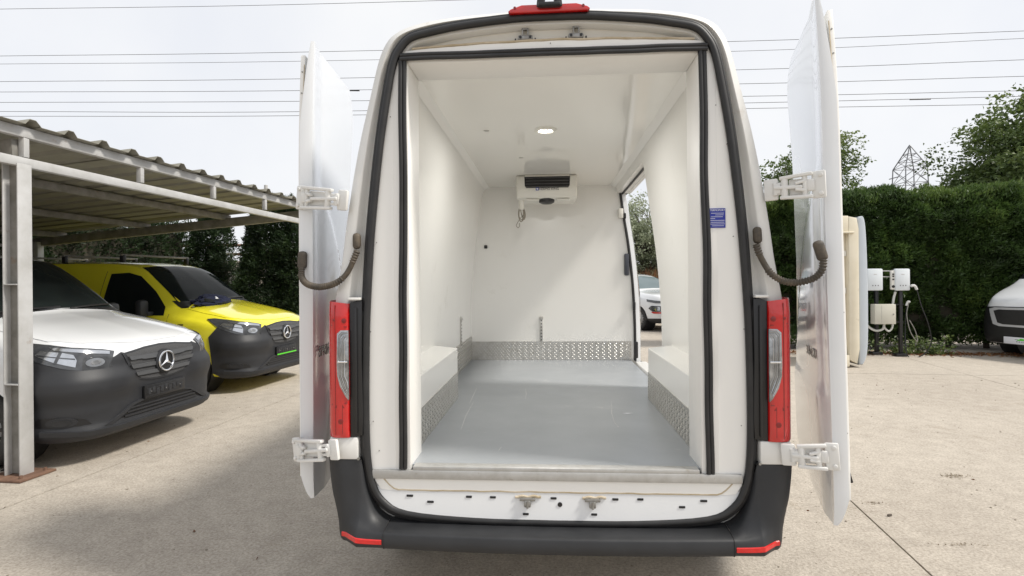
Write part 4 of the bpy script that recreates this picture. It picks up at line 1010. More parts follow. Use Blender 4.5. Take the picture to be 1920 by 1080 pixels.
def big_van(loc, rz):
    root = thing('delivery_van', 'white van with black nose and chrome ringed grille beside the hedge', 'van', loc, rz)
    raw = loft_body(BOX); bvh = BVHTree.FromBMesh(raw)
    wheels = [(-.95, s*.88, .345) for s in (-1, 1)] + [(-4.4, s*.88, .345) for s in (-1, 1)]
    obj('body', cut_wheels(raw, wheels, .40, .3), PAINT, root, local=True, angle=50)
    for x, y, z in wheels:
        sd_ = 1 if y > 0 else -1
        obj('wheel_well', lathe(bmesh.new(), [(.399, .12), (.399, -.2), (0, -.2)], (x, y, z), (0, sd_, 0), 32), BLACK, root, local=True); make_wheel(root, (x, sd_*.90, z), sd_, .345)
    def part(name, poly, proj, m_, step=(.04, .04), off=.004, thick=.012, parent=None): return obj(name, patch_bm(bvh, poly, proj, step, off, thick), m_, parent or root, local=True, angle=50)
    cp = cylproj(-1.2)
    h_ = [(0, .98), (30, .97), (42, .95), (50, .98), (60, 1.0), (64, .82), (62, .30), (0, .27)]
    bp_ = part('bumper', [(-a, b) for a, b in reversed(h_[1:-1])] + h_[:-1] + [(0, .27)], cp, BLACK, (3, .04), .012, .03)
    rg = [(-34, .92), (-30, .955), (0, .965), (30, .955), (34, .92), (31, .63), (27, .595), (0, .59), (-27, .595), (-31, .63)]
    part('grille_ring', rg, cp, mat('satin_silver', (.55, .56, .58), .3, metal=.4, var=(8, .3, (.48, .49, .51))), (2, .03), .03, .02, bp_)
    part('grille', [(a*.90, .775+(b-.775)*.78) for a, b in rg], cp, BLACK, (2, .03), .034, .006, bp_)
    for s in (-1, 1):
        hl = part('headlight', [(s*a, b) for a, b in [(41, .97), (46, .97), (55, 1.02), (61, 1.12), (62, 1.22), (56, 1.20), (50, 1.08)]], cp, HBLACK, (3, .04), .014, .02)
        part('reflector', [(s*a, b) for a, b in [(49, 1.0), (54, 1.03), (58, 1.12), (56, 1.14), (52, 1.07)]], cp, HCHROME, (3, .04), .018, .01, hl)
        part('side_window', [(-1.05, 1.28), (-2.2, 1.28), (-2.2, 1.95), (-1.75, 1.95)], sideproj(s), GLASS)
        mb = box((-1.25, s*1.14, 1.45), (.1, .16, .34), .04); obj('wing_mirror', mb, BLACK, root, local=True)
    part('windscreen', [(-.84, 1.50), (0, 1.53), (.84, 1.50), (.76, 2.1), (0, 2.16), (-.76, 2.1)], frontproj, GLASS, (.06, .05))
    hx = bvh.ray_cast(Vector((3, 0, .34)), Vector((-1, 0, 0)))[0].x + .045
    pt = obj('number_plate', box((hx, -.22, .34), (.012, .60, .13), .003), WHITEP, root, local=True)
    lg = bmesh.new()
    bx(lg, (hx+.0065, -.24, .355), (.001, .12, .022), .0004); bx(lg, (hx+.0065, -.22, .375), (.001, .07, .018), .0004)
    obj('plate_logo', lg, GREEN, pt, local=True, kind='stuff')
    gl = bmesh.new()
    for k in range(6): bx(gl, (hx+.0065, -.30+.04*k, .322), (.001, .028, .016), .0003)
    bx(gl, (hx+.0065, -.31, .36), (.001, .05, .010), .0003)
    obj('plate_print', gl, mat('grey_print', (.2, .21, .2), .6, var=(30, .3, (.3, .3, .3))), pt, local=True, kind='stuff')
    return root
big_van((8.92, 10.75, 0), R(200))

# small white hatchback seen through the side door
CAR = [(0.0, .50, .52, .52, .42, .78, .34, .02), (-.03, .70, .70, .56, .60, .86, .27, .02), (-.12, .80, .80, .64, .70, .94, .23, .03), (-.35, .86, .865, .78, .74, 1.0, .22, .03), (-.8, .875, .88, .86, .72, 1.05, .22, .03), (-1.1, .875, .88, .9, .70, 1.1, .22, .03), (-1.5, .875, .88, .93, .64, 1.35, .22, .03),
       (-1.85, .875, .88, .94, .60, 1.5, .22, .03), (-2.4, .875, .88, .95, .60, 1.56, .22, .02), (-3.3, .875, .88, .96, .60, 1.53, .22, .02), (-3.75, .87, .87, .98, .58, 1.40, .26, .02), (-4.0, .84, .84, .95, .6, 1.1, .32, .02), (-4.05, .80, .80, .9, .6, 1.05, .36, .02)]
def hatch(loc, rz):
    root = thing('hatchback', 'small white hatchback with red fog lamp trim seen through the side door', 'car', loc, rz)
    raw = loft_body(CAR); bvh = BVHTree.FromBMesh(raw)
    wheels = [(-.80, s*.76, .32) for s in (-1, 1)] + [(-3.3, s*.76, .32) for s in (-1, 1)]
    obj('body', cut_wheels(raw, wheels, .37, .3), PAINT, root, local=True, angle=50)
    def part(name, poly, proj, m_, step=(.04, .04), off=.004, thick=.012, parent=None): return obj(name, patch_bm(bvh, poly, proj, step, off, thick), m_, parent or root, local=True, angle=50)
    cp = cylproj(-1.0)
    for x, y, z in wheels:
        sd_ = 1 if y > 0 else -1
        obj('wheel_well', lathe(bmesh.new(), [(.369, .12), (.369, -.2), (0, -.2)], (x, y, z), (0, sd_, 0), 32), BLACK, root, local=True); make_wheel(root, (x, sd_*.765, z), sd_, .32)
    part('windscreen', [(-.68, 1.13), (0, 1.15), (.68, 1.13), (.58, 1.46), (0, 1.5), (-.58, 1.46)], frontproj, mat('pale_glass', (.10, .14, .15), .05, spec=.7, var=(3, .4, (.14, .18, .19))), (.05, .04))
    part('lower_bumper', [(-64, .22), (64, .22), (64, .34), (40, .36), (0, .34), (-40, .36), (-64, .34)], cp, BLACK, (4, .04), .012)
    for s in (-1, 1):
        part('day_lamp', [(s*a, b) for a, b in [(20, .80), (45, .83), (58, .86), (57, .80), (44, .76), (22, .755)]], cp, HBLACK, (3, .03), .01)
        h_ = part('headlight', [(s*a, b) for a, b in [(22, .68), (50, .69), (54, .62), (48, .54), (26, .54)]], cp, HBLACK, (3, .03), .012)
        part('reflector', [(s*a, b) for a, b in [(26, .66), (36, .66), (36, .57), (28, .57)]], cp, HCHROME, (3, .03), .016, .006, h_)
        part('reflector', [(s*a, b) for a, b in [(39, .66), (49, .66), (47, .57), (39, .57)]], cp, HCHROME, (3, .03), .016, .006, h_)
        part('fog_trim', [(s*a, b) for a, b in [(24, .53), (50, .53), (47, .49), (28, .49)]], cp, RED, (3, .03), .014)
        part('side_window', [(-1.35, 1.0), (-3.1, 1.02), (-3.0, 1.42), (-1.95, 1.42)], sideproj(s), GLASS)
    part('grille', [(-20, .72), (20, .72), (18, .56), (-18, .56)], cp, BLACK, (3, .03), .008)
    return root
hatch((4.05, 17.0, 0), R(-60)).scale = (1.12,)*3

# ------------------------------------------------------------------ carport
cpt = thing('carport', 'open steel carport with corrugated roof sheets and white painted beams', 'carport', camxy(-3.98, 4.52))
def cb2(zc, s, h):  # along the front beam: camera-depth zc, s metres back to the left, height h
    x = -4.62 + .142*zc - s*.99; y = zc + s*.14
    X, Y, _ = camxy(x, y); return Vector((X, Y, h))
ZN, ZF = 2.6, 9.15
SL = .072
obj('upper_beam', bar(bmesh.new(), cb2(ZN, 0, 2.795), cb2(ZF, 0, 2.77), .06, .085, .006), GALV, cpt)
obj('lower_beam', bar(bmesh.new(), cb2(ZN, 0, 2.55), cb2(ZF, 0, 2.525), .06, .075, .006), GALV, cpt)
for zc in (3.4, 4.53, 5.70, 6.80, 7.87, 9.0):
    obj('beam_strut', bar(bmesh.new(), cb2(zc, 0, 2.587), cb2(zc, 0, 2.745), .05, .05, .004, (0, 1, 0)), GALV, cpt)
# I-section column with end plates
c0 = cb2(4.48, .01, 0); ang = TH - math.atan(.142) 
def rot(p): return Matrix.Rotation(-math.atan(.142)+TH, 3, 'Z') @ Vector(p)
Mz = Matrix.Rotation(TH-R(8), 4, 'Z')
ob = bmesh.new()
for dx in (-.068, .068): bx(ob, c0 + Mz.to_3x3() @ Vector((dx, 0, 1.27)), (.012, .115, 2.50), .003, Mz)
for z in (.75, 1.55): bx(ob, c0 + Mz.to_3x3() @ Vector((0, -.035, z)), (.126, .055, .010), .002, Mz)
obj('column', ob, GALV, cpt)
bpz = box(c0 + Vector((.0, 0, .012)), (.36, .30, .018), .003, Mz); obj('base_plate', bpz, RUST, cpt)
for dx, dy in ((-.13, -.1), (.13, -.1), (.13, .1), (-.13, .1)):
    obj('anchor_bolt', cyl(bmesh.new(), c0 + Mz.to_3x3() @ Vector((dx, dy, .03)), (0, 0, 1), .012, .03, 8), RUST, cpt)
obj('web_plate', box(c0 + Vector((0, 0, 1.27)), (.124, .010, 2.49), 0, Mz), GALVD, cpt)  # web coloured darker than the flanges to carry the recess shade
c2 = cb2(9.0, 5.0, 0)
obj('column', bar(bmesh.new(), c2, c2 + Vector((0, 0, 2.3)), .12, .12, .004), GALV, cpt)
obj('column', bar(bmesh.new(), cb2(4.5, 5.0, 0), cb2(4.5, 5.0, 2.3), .12, .12, .004), GALV, cpt)
for s in (1.45, 2.95, 4.6):
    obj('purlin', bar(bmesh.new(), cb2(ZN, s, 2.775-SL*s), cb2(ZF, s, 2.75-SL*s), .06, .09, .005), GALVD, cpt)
for zc in (4.5, 9.05):
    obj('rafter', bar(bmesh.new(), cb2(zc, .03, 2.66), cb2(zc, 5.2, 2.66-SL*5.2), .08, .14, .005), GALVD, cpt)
# trapezoid sheets, one object each, ribs run back from the beam
pitch = .33; sheets = 0; zc = ZN
while zc < ZF+.05:
    t = bmesh.new(); pr = []
    for k in range(3):
        b0 = zc + k*pitch; pr += [(b0, .0), (b0+.21, 0), (b0+.245, .045), (b0+.295, .045)]
    pr.append((zc+3*pitch+.012, 0.0))
    pr = [(z, h) for z, h in pr if z < ZF+.2]
    rows = []
    for s in (-.10, 1.2, 2.8, 4.4, 5.4):
        rows.append([cb2(z, s, 2.842-.0038*(z-ZN)-SL*s+h) for z, h in pr])
    grid(rows, t); lowr = [[p - Vector((0, 0, .004)) for p in r_] for r_ in rows]; grid(lowr, t)
    grid([rows[0], lowr[0]], t); grid([rows[-1], lowr[-1]], t)
    obj('roof_sheet', t, SHEET, cpt, smooth=False); zc += 3*pitch + .0

# ------------------------------------------------------------------ planting
rng = np.random.default_rng(5)
def leaves(name, centres, dirs, ln, wd, mat_, parent=None, tint=None, curl=.25, kind=None, label=None):
    """one kite-shaped leaf per centre, pointing along dirs"""
    n = len(centres); c = np.asarray(centres, float); d = np.asarray(dirs, float); d /= np.linalg.norm(d, axis=1)[:, None]
    q = rng.normal(size=(n, 3)); s = np.cross(d, q); s /= np.linalg.norm(s, axis=1)[:, None]; u = np.cross(s, d)
    l_ = (ln*(.6+.8*rng.random(n)))[:, None]; w_ = (wd*(.6+.8*rng.random(n)))[:, None]
    v = np.empty((n, 4, 3)); v[:, 0] = c; v[:, 1] = c+d*l_*.45+s*w_*.5+u*l_*curl*.25; v[:, 2] = c+d*l_-u*l_*curl*.2; v[:, 3] = c+d*l_*.45-s*w_*.5+u*l_*curl*.25
    if parent is not None:
        Mi = np.array(wm(parent).inverted()); v = v @ Mi[:3, :3].T + Mi[:3, 3]
    me = bpy.data.meshes.new(name); me.vertices.add(n*4); me.vertices.foreach_set('co', v.reshape(-1))
    me.loops.add(n*4); me.loops.foreach_set('vertex_index', np.arange(n*4, dtype=np.int32))
    me.polygons.add(n); me.polygons.foreach_set('loop_start', np.arange(0, n*4, 4, dtype=np.int32)); me.polygons.foreach_set('loop_total', np.full(n, 4, np.int32))
    t = np.clip(tint if tint is not None else rng.random(n), 0, 1)
    at = me.attributes.new('tint', 'FLOAT', 'FACE'); at.data.foreach_set('value', t.astype(np.float32))
    me.update(); me.validate(); me.materials.append(mat_)
    return put(name, me, parent, kind, label)

def wob(p, f=1.0, s=0): return noise.noise(Vector((p[0]*f+s, p[1]*f, p[2]*f)))

def hedge(root, a, b, depth, h, n, mat_, seed, name='foliage', col=False):
    """clipped conifer hedge from a to b (front face line), going depth back; feathery sprays"""
    a, b = Vector(a), Vector(b); ax = (b-a); ln = ax.length; ax.normalize(); nv = Vector((ax.y, -ax.x, 0))   # towards the viewer
    if nv.dot(-(a+b)/2) < 0: nv = -nv
    cs, ds, ts = [], [], []
    for k in range(n):
        f = random.random()
        if col:   # all sides
            sidek = random.random()
            if sidek < .5: l_, o, z = random.random()*ln, 0, random.random()*h
            elif sidek < .85: l_, o, z = random.choice((0, ln)), -random.random()*depth, random.random()*h
            else: l_, o, z = random.random()*ln, -random.random()*depth, h
            nd = nv if sidek < .5 else (ax if l_ > 0 else -ax) if sidek < .85 else Vector((0, 0, 1))
        else:
            if f < .8: l_, o, z = random.random()*ln, 0, h*random.random()**.85; nd = nv
            else: l_, o, z = random.random()*ln, -random.random()*depth, h; nd = Vector((0, 0, 1))
        base = a + ax*l_ + nv*o + Vector((0, 0, z))
        bul = .26*wob(base, .9, seed) + .24*wob(base, 2.3, seed) + .16*wob(base, 5, seed)
        if nd.z > .5: bul = bul*.8 + .05
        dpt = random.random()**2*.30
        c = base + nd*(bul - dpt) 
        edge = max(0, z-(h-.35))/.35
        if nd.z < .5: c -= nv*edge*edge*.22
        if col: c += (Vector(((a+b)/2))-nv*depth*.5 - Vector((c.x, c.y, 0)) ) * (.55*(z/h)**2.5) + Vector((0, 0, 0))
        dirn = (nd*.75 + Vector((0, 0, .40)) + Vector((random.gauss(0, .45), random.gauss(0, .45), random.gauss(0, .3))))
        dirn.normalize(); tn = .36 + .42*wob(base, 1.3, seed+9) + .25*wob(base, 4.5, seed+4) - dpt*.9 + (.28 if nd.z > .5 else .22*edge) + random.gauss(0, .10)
        for q in range(5):
            d2 = dirn + Vector((random.gauss(0, .38), random.gauss(0, .38), random.gauss(0, .25)))
            cs.append(c + Vector((random.gauss(0, .025), random.gauss(0, .025), random.gauss(0, .025)))); ds.append(d2); ts.append(tn + random.gauss(0, .05))
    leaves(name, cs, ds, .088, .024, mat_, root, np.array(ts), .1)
    core = bmesh.new(); m_ = (a+b)/2 - nv*(depth*.5+.12)
    M_ = Matrix((ax, nv, Vector((0, 0, 1)))).transposed().to_4x4()
    hh = h*(.93 if not col else .8)
    if col:
        cyl(core, m_+Vector((0, 0, hh*.5+.08)), (0, 0, 1), min(ln, depth)*.40, hh, 14, r2=min(ln, depth)*.18)
    else: bx(core, m_ + Vector((0, 0, hh/2+.12)), (ln-.1, depth-.15, hh-.15), .2, M_)
    obj('light_block_core', core, DARKC, root)  # solid dark core added inside the foliage to block light

he = thing('hedge', 'tall clipped conifer hedge behind the charging post on the right', 'hedge', (7.6, 12.0, 0))
ha, hb_ = P(1540, 660, 12.3), P(1990, 655, 11.75); ha.z = hb_.z = 0
hedge(he, (4.0, 12.75, .12), (10.7, 12.1, .12), 1.2, 3.2, 60000, CONIFER, 3)
for k in range(9):
    f = (k+.5)/9; x = 4.0+6.6*f; y = 12.95-.7*f
    t = bmesh.new(); tube(t, [(x, y+.35, 0), (x+random.uniform(-.1, .1), y+.35, 1.2), (x+random.uniform(-.2, .2), y+.4, 2.6)], [.06, .045, .02], 7)
    obj('stem', t, BARK, he)
co = thing('conifer', 'dark columnar conifer at the far end of the carport', 'conifer', (-6.3, 12.6, 0))
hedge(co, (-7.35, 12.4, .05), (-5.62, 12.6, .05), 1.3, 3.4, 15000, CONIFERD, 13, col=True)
obj('trunk', tube(bmesh.new(), [(-6.45, 13.2, 0), (-6.4, 13.2, 1.6), (-6.4, 13.2, 3.0)], [.09, .07, .02], 8), BARK, co)
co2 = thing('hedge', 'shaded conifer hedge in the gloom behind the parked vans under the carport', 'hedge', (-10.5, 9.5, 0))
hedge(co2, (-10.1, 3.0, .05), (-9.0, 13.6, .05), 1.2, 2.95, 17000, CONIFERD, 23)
co3 = thing('conifer', 'small dark conifer behind the roof of the yellow van beside the mesh fence', 'conifer', (-8.4, 13.4, 0))
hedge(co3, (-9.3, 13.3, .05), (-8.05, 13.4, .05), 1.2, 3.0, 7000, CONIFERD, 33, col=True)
obj('trunk', tube(bmesh.new(), [(-8.65, 14, 0), (-8.65, 14, 2.7)], [.08, .02], 8), BARK, co3)

def tree(label, base, h, crown_r, crown_z, nclump, nleaf, lf, mat_, seed, group=None, sx=1.0, name='broadleaf_tree'):
    random.seed(seed); root = thing(name, label, 'tree', base, 0, group); b = Vector(base)
    t = bmesh.new(); top = b + Vector((random.uniform(-.3, .3), 0, h*.72))
    tube(t, cat([b, b+Vector((.1, .05, h*.25)), b+Vector((-.05, .1, h*.5)), top], 5), [.20*h/6*(1-.8*k/15) for k in range(16)], 9)
    obj('trunk', t, BARK, root); lim = bmesh.new(); cs, ds, ts = [], [], []
    cen = b + Vector((0, 0, crown_z))
    for k in range(nclump):
        while True:
            q = Vector((random.uniform(-1, 1), random.uniform(-1, 1), random.uniform(-1, 1)))
            if .25 < q.length < 1: break
        q = q*(1+.35*noise.noise(q*2.1+Vector((seed, 0, 0))))
        p = cen + Vector((q.x*crown_r*sx, q.y*crown_r, q.z*(h-crown_z)))
        st_ = b + Vector((0, 0, h*random.uniform(.3, .65))); mid = st_.lerp(p, .55)+Vector((random.gauss(0, .12), random.gauss(0, .12), .2))
        tube(lim, cat([st_, mid, p], 4), [.045*h/6*(1-.85*i/8) for i in range(9)], 5)
        r_ = random.uniform(.28, .62)*crown_r/2.0
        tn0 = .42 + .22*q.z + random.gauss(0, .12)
        sub = None
        for j in range(nleaf):
            if j % 22 == 0:
                while True:
                    sub = Vector((random.uniform(-1, 1), random.uniform(-1, 1), random.uniform(-1, 1)))
                    if sub.length < 1: break
                sub = Vector((sub.x*r_*1.7, sub.y*r_*1.7, sub.z*r_*1.15))
            o = sub + Vector((random.gauss(0, lf), random.gauss(0, lf), random.gauss(0, lf*.75)))
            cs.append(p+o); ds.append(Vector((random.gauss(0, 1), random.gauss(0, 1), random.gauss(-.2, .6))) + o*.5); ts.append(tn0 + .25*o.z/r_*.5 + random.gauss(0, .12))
    obj('limb', lim, BARK, root, kind='stuff')
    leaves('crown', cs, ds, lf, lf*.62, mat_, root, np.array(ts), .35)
    return root
tree('large broadleaf tree with open branching crown rising above the hedge at the right', (16.5, 18.0, 0), 7.4, 3.3, 4.7, 170, 760, .125, BROAD, 41, 'trees beyond the hedges')
tree('broadleaf tree half hidden behind the open right rear door', (7.7, 16.5, 0), 5.6, 1.35, 4.2, 46, 200, .085, BROAD, 42, 'trees beyond the hedges')
tree('silvery green tree seen through the open side door', (4.1, 23.5, 0), 5.1, 1.9, 3.0, 80, 300, .10, SILVER, 43, 'trees beyond the hedges')
tree('darker leafy tree beside the silvery one beyond the side door', (6.2, 25.0, 0), 5.0, 1.7, 2.7, 60, 260, .10, BROAD, 44, 'trees beyond the hedges')
random.seed(3)
# dry reed screen behind the hatchback
rs_ = thing('reed_screen', 'row of dry brown reeds standing behind the white hatchback', 'reeds', (4.5, 21.5, 0))
cs = [(random.uniform(2.6, 6.4), 21.5+random.gauss(0, .2), random.uniform(0, .9)) for k in range(5000)]
leaves('reeds', cs, [(random.gauss(0, .15), random.gauss(0, .15), 1) for _ in cs], .95, .03, LITTER, rs_, None, .1)
# litter and weeds at the hedge foot
cs = [(random.uniform(4.3, 11), 0, .006) for k in range(2600)]
cs = [(x, 12.1-.095*(x-4)+random.gauss(0, .16)-.05, .004+random.random()*.02) for x, _, _ in cs]
leaves('leaf_litter', cs, [(random.gauss(0, 1), random.gauss(0, 1), random.gauss(0, .15)) for _ in cs], .06, .022, LITTER, None, None, .2, 'stuff')
cs, ds = [], []
for k in range(46):
    x = random.choice((random.uniform(6.0, 8.0), random.uniform(7.0, 7.8))); y = 12.0-.095*(x-4)+random.gauss(0, .08); hh = random.uniform(.08, .4)
    for j in range(22): z = random.random()*hh; cs.append((x+random.gauss(0, .04), y+random.gauss(0, .04), z)); ds.append((random.gauss(0, 1), random.gauss(0, 1), .5))
leaves('weeds', cs, ds, .07, .03, BROAD, None, None, .3, 'stuff')
p = G(1788, 893); cs = [(p.x+random.gauss(0, .05), p.y+random.gauss(0, .03), .004) for k in range(130)]
p = G(1638, 944); cs += [(p.x+random.gauss(0, .03), p.y+random.gauss(0, .015), .004) for k in range(25)]
p = G(1800, 1022); cs += [(p.x+random.gauss(0, .10), p.y+random.gauss(0, .010), .004) for k in range(45)]
leaves('dirt_specks', cs, [(random.gauss(0, 1), random.gauss(0, 1), .02) for _ in cs], .012, .008, LITTERD, None, None, .1, 'stuff')
cs = [(random.uniform(-4, 6), random.uniform(2.6, 9), .004) for k in range(34)]
leaves('fallen_leaves', cs, [(random.gauss(0, 1), random.gauss(0, 1), .05) for _ in cs], .028, .014, LITTER, None, None, .3, 'stuff')

# ------------------------------------------------------------------ fence behind the carport
wl_ = tag(obj('boundary_wall', box2((-14, 17.2, 0), (-2, 17.4, 2.28)), WALLM, smooth=False), 'beige rendered wall behind the wire mesh fence', 'wall')
fe = thing('mesh_fence', 'grey wire mesh fence in front of the beige wall', 'fence', (-6.5, 15.2, 0))
for x in np.arange(-11.5, -3.4, 2.5): obj('fence_post', box((x, 15.22, 1.2), (.06, .06, 2.4), .005), GALVD, fe)
fw_ = bmesh.new()
for x in np.arange(-11.5, -3.4, .06): bx(fw_, (x, 15.2, 1.14), (.007, .007, 2.2))
for z in np.arange(.1, 2.3, .2): bx(fw_, (-7.5, 15.2, z), (8, .008, .008))
obj('wire_mesh', fw_, GALVD, fe, smooth=False, kind='stuff')
pf = thing('pipe_rail', 'two rusty pipes running level above the mesh fence', 'railing', (-6, 15.6, 0))
for z in (2.40, 2.66): obj('pipe', cyl(bmesh.new(), (-6.5, 15.6, z), (1, 0, 0), .04, 9, 10), RUST, pf)
for x in (-10.5, -6.2, -2.5): obj('pipe_post', cyl(bmesh.new(), (x, 15.66, 1.33), (0, 0, 1), .03, 2.66, 10), RUST, pf)
q = P(499, 400, 17); tag(obj('utility_pole', cyl(bmesh.new(), (q.x, q.y, 2.3), (0, 0, 1), .055, 4.7, 12), GALV), 'short pale pole rising behind the far end of the carport roof', 'pole')

# ------------------------------------------------------------------ cream shell standing on edge and the charging post
cs_ = thing('camper_shell', 'cream and pale blue fibreglass shell standing upright on the concrete', 'shell', (4.9, 10.4, 0))
Yf = 9.9
zt_, zb_ = P(1600, 402, Yf).z, .02
xl, xm, xr = P(1556, 500, Yf).x, P(1611, 500, Yf).x, P(1629, 500, Yf).x
fr = bmesh.new()
rr = [(xl, zb_), (xm-.06, zb_), (xm-.01, zb_+.06), (xm, zb_+.3), (xm, zt_-.25), (xm-.02, zt_-.08), (xm-.10, zt_), (xl, zt_+.02)]
xi_ = P(1592, 500, Yf).x
prism([(xi_, Yf, zb_+.12), (xm-.04, Yf, zb_+.05), (xm, Yf, zb_+.3), (xm, Yf, zt_-.25), (xm-.03, Yf, zt_-.06), (xi_, Yf, zt_-.03)], (0, 1.3, 0), fr, bev=.012)
bx(fr, ((xl+xi_)/2, Yf+.65, zt_-.16), (xi_-xl, 1.3, .28), .012); bx(fr, ((xl+xi_)/2, Yf+.65, zb_+.10), (xi_-xl, 1.3, .2), .012)
bx(fr, ((xl+xi_)/2, Yf+.7, (zt_+zb_)/2), (xi_-xl, 1.2, zt_-.6), .01)
bx(fr, ((xl+xi_)/2+.05, Yf-.012, zt_-.31), (xi_-xl+.06, .05, .03), .01)
obj('shell_frame', fr, FRPC, cs_, angle=40)
for v in (475, 545, 660):
    p = P(1584, v, Yf+.04); obj('clip', box((p.x+.02, Yf+.085, p.z), (.05, .03, .10), .008), UNITW, cs_)
bl_ = cat([(xm+.004, zb_+.03, 0), (xm+.08, zb_+.06, 0), (xr-.01, zb_+.35, 0), (xr, 1.3, 0), (xr-.02, zt_-.45, 0), (xm+.10, zt_-.06, 0), (xm+.004, zt_-.04, 0)], 6)
o_ = bmesh.new(); prism([(p.x, Yf+.02, p.y) for p in bl_], (0, 1.25, 0), o_, bev=.02); obj('outer_skin', o_, FRPB, cs_, angle=50)

ch = thing('charging_post', 'twin electric vehicle charging point with white wall boxes on steel posts', 'charging point', (6.82, 11.35, 0))
Yc = 11.36
def cp_(u, v, Y=Yc): return P(u, v, Y)
for u, dy in ((1690, 0), (1659, .25)):
    p = cp_(u, 600); obj('post', box((p.x, Yc+.03+dy, .78), (.06, .06, 1.56), .005), BLACK, ch)
    obj('foot_plate', box((p.x-.02, Yc+.03+dy, .03), (.20, .16, .06), .01), BLACK, ch)
for v in (508, 519): 
    a, b = cp_(1625, v), cp_(1695, v); obj('cross_rail', bar(bmesh.new(), a+Vector((0, .02, 0)), b+Vector((0, .02, 0)), .03, .02, .003), GALV, ch)
for v in (571, 604):
    a, b = cp_(1622, v), cp_(1695, v); obj('cross_rail', bar(bmesh.new(), a+Vector((0, .02, 0)), b+Vector((0, .02, 0)), .03, .02, .003), BLACK, ch)
WB = mat('charger_white', (.70, .74, .77), .3, coat=.4, var=(6, .3, (.64, .68, .71)))
for (u0, u1) in ((1627, 1656), (1679.5, 1707)):
    a, b = cp_(u0, 545, Yc-.09), cp_(u1, 503.5, Yc-.09)
    o = obj('charger_box', box2((a.x, Yc-.09, a.z), (b.x, Yc, b.z), .025), WB, ch)
    obj('charger_back', box2((a.x-.025, Yc-.02, a.z+.005), (b.x-.01, Yc+.01, b.z-.01), .01), BLACK, o)
    for k in range(3): obj('status_light', box(((a.x+b.x)/2-.05+.05*k, Yc-.0915, a.z+.10), (.014, .004, .022), .002), BLACK, o)
    obj('name_strip', box(((a.x+b.x)/2, Yc-.0912, b.z-.11), (.06, .002, .012), .001), ALU, o)
a, b = cp_(1670, 543, Yc-.03), cp_(1676, 507, Yc-.03)
pn = obj('socket_panel', box2((a.x, Yc-.06, a.z), (b.x, Yc, b.z), .008), UNITW, ch)
obj('socket', cyl(bmesh.new(), ((a.x+b.x)/2, Yc-.062, a.z+.06), (0, 1, 0), .028, .01, 14), BLACK, pn)
for z in (.2, .26, .3): obj('switch', box(((a.x+b.x)/2, Yc-.062, a.z+z), (.035, .006, .03), .002), BLACK, pn)
a, b = cp_(1641, 608, Yc-.16), cp_(1680, 570.5, Yc-.16)
cbx = obj('control_box', box2((a.x, Yc-.16, a.z), (b.x, Yc+.0, b.z), .008), CREAMBOX, ch)
obj('box_lock', cyl(bmesh.new(), (b.x-.05, Yc-.162, (a.z+b.z)/2), (0, 1, 0), .014, .008, 10), STEEL, cbx)
obj('box_door_gap', box2((a.x+.12, Yc-.1612, a.z+.02), (a.x+.124, Yc-.1595, b.z-.02)), STEEL, cbx, smooth=False)
def cable(pts, r, m_, name='cable'): return obj(name, tube(bmesh.new(), cat(pts, 8), r, 7), m_, ch)
WC = mat('white_conduit', (.6, .6, .58), .5, var=(10, .5, (.5, .5, .47)))
cable([cp_(1679, 547), cp_(1676, 558), cp_(1674, 571)], .022, WC)
cable([cp_(1658, 608), cp_(1655, 617), cp_(1643, 620), cp_(1630, 614), cp_(1622, 604)], .022, WC)
cable([cp_(1674, 608), cp_(1672, 616), cp_(1666, 621), cp_(1659, 615), cp_(1657, 608)], .018, WC)
cable([cp_(1708, 536, Yc-.1), cp_(1715, 536, Yc-.1), cp_(1719, 543, Yc-.1)], .026, WC, 'plug_handle')
cable([cp_(1719, 543, Yc-.1), cp_(1728, 575, Yc-.1), cp_(1740, 606, Yc-.1), cp_(1746, 640, Yc-.1), cp_(1735, 662, Yc-.1), cp_(1712, 672, Yc-.1), cp_(1700, 662, Yc-.1), cp_(1697, 620), cp_(1700, 575), cp_(1704, 567)], .010, BLACK)
cable([cp_(1704, 567), cp_(1700, 590), cp_(1707, 622), cp_(1720, 640), cp_(1716, 620), cp_(1705, 600)], .009, STEEL)
cable([cp_(1699, 573, Yc-.05), cp_(1702, 566, Yc-.05), cp_(1706, 566, Yc-.05)], .02, WC, 'plug_handle')

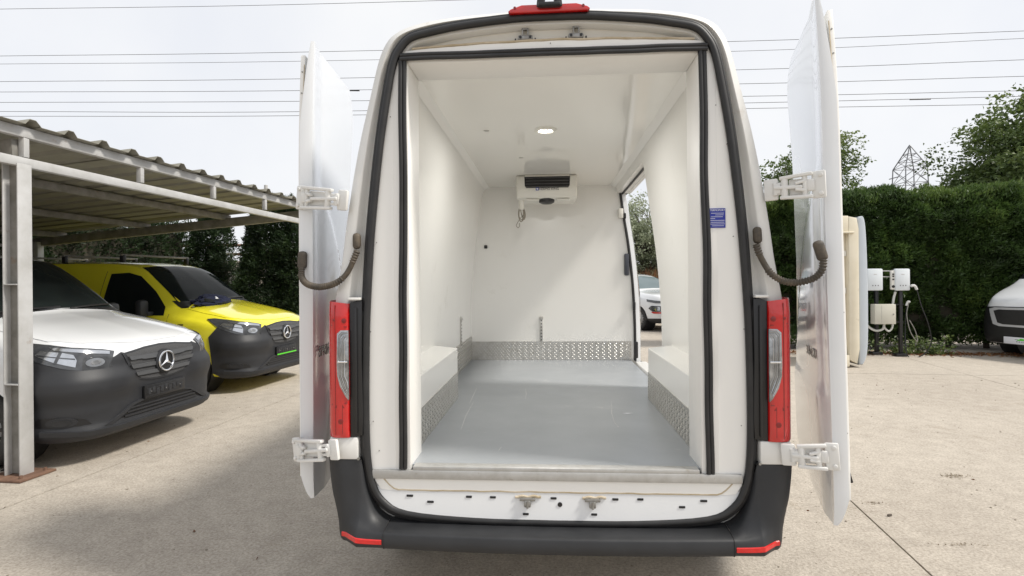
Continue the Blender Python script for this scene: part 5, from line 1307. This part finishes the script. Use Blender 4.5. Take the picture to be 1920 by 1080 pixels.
# ------------------------------------------------------------------ pylons and power lines
def pylon(label, base, wd, hb, ht, r):
    root = thing('pylon', label, 'pylon', base); b = Vector(base)
    lv = [0, hb*.3, hb*.55, hb*.74, hb*.87, hb]
    def w_at(z): return wd*(.5+.16*(1-z/hb))
    cor = lambda z, i: b + Vector(((-1, 1, 1, -1)[i]*w_at(z), (-1, -1, 1, 1)[i]*w_at(z), z))
    lg = bmesh.new(); br = bmesh.new()
    top = b + Vector((0, 0, ht))
    for i in range(4):
        obj('leg', tube(bmesh.new(), [cor(z, i) for z in lv] + [top], r*1.4, 5), PYLON, root)
    for z0, z1 in zip(lv, lv[1:]):
        for i in range(4):
            j = (i+1) % 4; tube(br, [cor(z0, i), cor(z1, j)], r*.8, 4); tube(br, [cor(z0, j), cor(z1, i)], r*.8, 4); tube(br, [cor(z1, i), cor(z1, j)], r*.8, 4)
    for i in range(4):
        j = (i+1) % 4
        for k in (.3, .6):
            tube(br, [cor(hb, i).lerp(top, k), cor(hb, j).lerp(top, k)], r*.7, 4); tube(br, [cor(hb, i).lerp(top, k-.3), cor(hb, j).lerp(top, k)], r*.7, 4)
    obj('bracing', br, PYLON, root, kind='stuff')
    am = bmesh.new(); za = hb*.93
    for s, l_ in ((-1, 1.9), (1, 1.6)): bar(am, b+Vector((s*w_at(za), 0, za)), b+Vector((s*w_at(za)*l_, 0, za+s*wd*.12)), r*2.4, r*2.4)
    obj('insulator_arm', am, PYLON, root, kind='stuff')
    return root
q = P(1708, 560, 88); zc_ = P(1708, 315, 88).z; zt2 = P(1708, 272, 88).z
pylon('tall lattice pylon standing beyond the hedge at the right', (q.x, 88, 0), 3.1, zc_, zt2, .06)
q = P(306, 560, 230); pylon('tiny distant lattice pylon just above the carport roof', (q.x, 230, 0), 1.9, P(306, 308, 230).z, P(306, 297, 230).z, .12)
LINES = [(17, 8.5, -17, -40), (105, 98, 77, 58), (120, 115, 95.5, 72), (153, 148, 130.5, 112), (172.5, 170, 157, 143), (192, 190, 180.5, 170), (209, 209.5, 193, 180.5), (218, 217, 203.5, 195)]
names_ = ['topmost overhead cable, alone across the upper left sky', 'second overhead cable from the top of the sky', 'third overhead cable down, close under the second', 'fourth overhead cable down, evenly spaced in the middle', 'fifth overhead cable down, carrying a short splice on the left', 'sixth overhead cable down over the carport', 'seventh overhead cable down, with a splice sleeve on the right', 'lowest of the overhead cables crossing the sky']
YL = 42
for k, (a, b, c, d) in enumerate(LINES):
    kp = [P(0, a, YL), P(548, b, YL), P(1400, c, YL), P(1920, d, YL)]
    e0 = kp[0] + (kp[0]-kp[1])*1.2; e1 = kp[3] + (kp[3]-kp[2])*1.2
    t = tube(bmesh.new(), cat([e0]+kp+[e1], 10), .019 if k != 2 else .016, 6)
    w_ = tag(obj('power_line', t, WIRE), names_[k], 'power line', 'overhead power lines')
    if k in (4, 6):
        u0, u1, v0, v1 = (656, 674, 169.8, 170.0) if k == 4 else (1706, 1745, 186.5, 185.5)
        obj('splice_sleeve', cyl(bmesh.new(), (P(u0, v0, YL)+P(u1, v1, YL))/2, P(u1, v1, YL)-P(u0, v0, YL), .05, (P(u1, v1, YL)-P(u0, v0, YL)).length, 8), BLACK, w_)
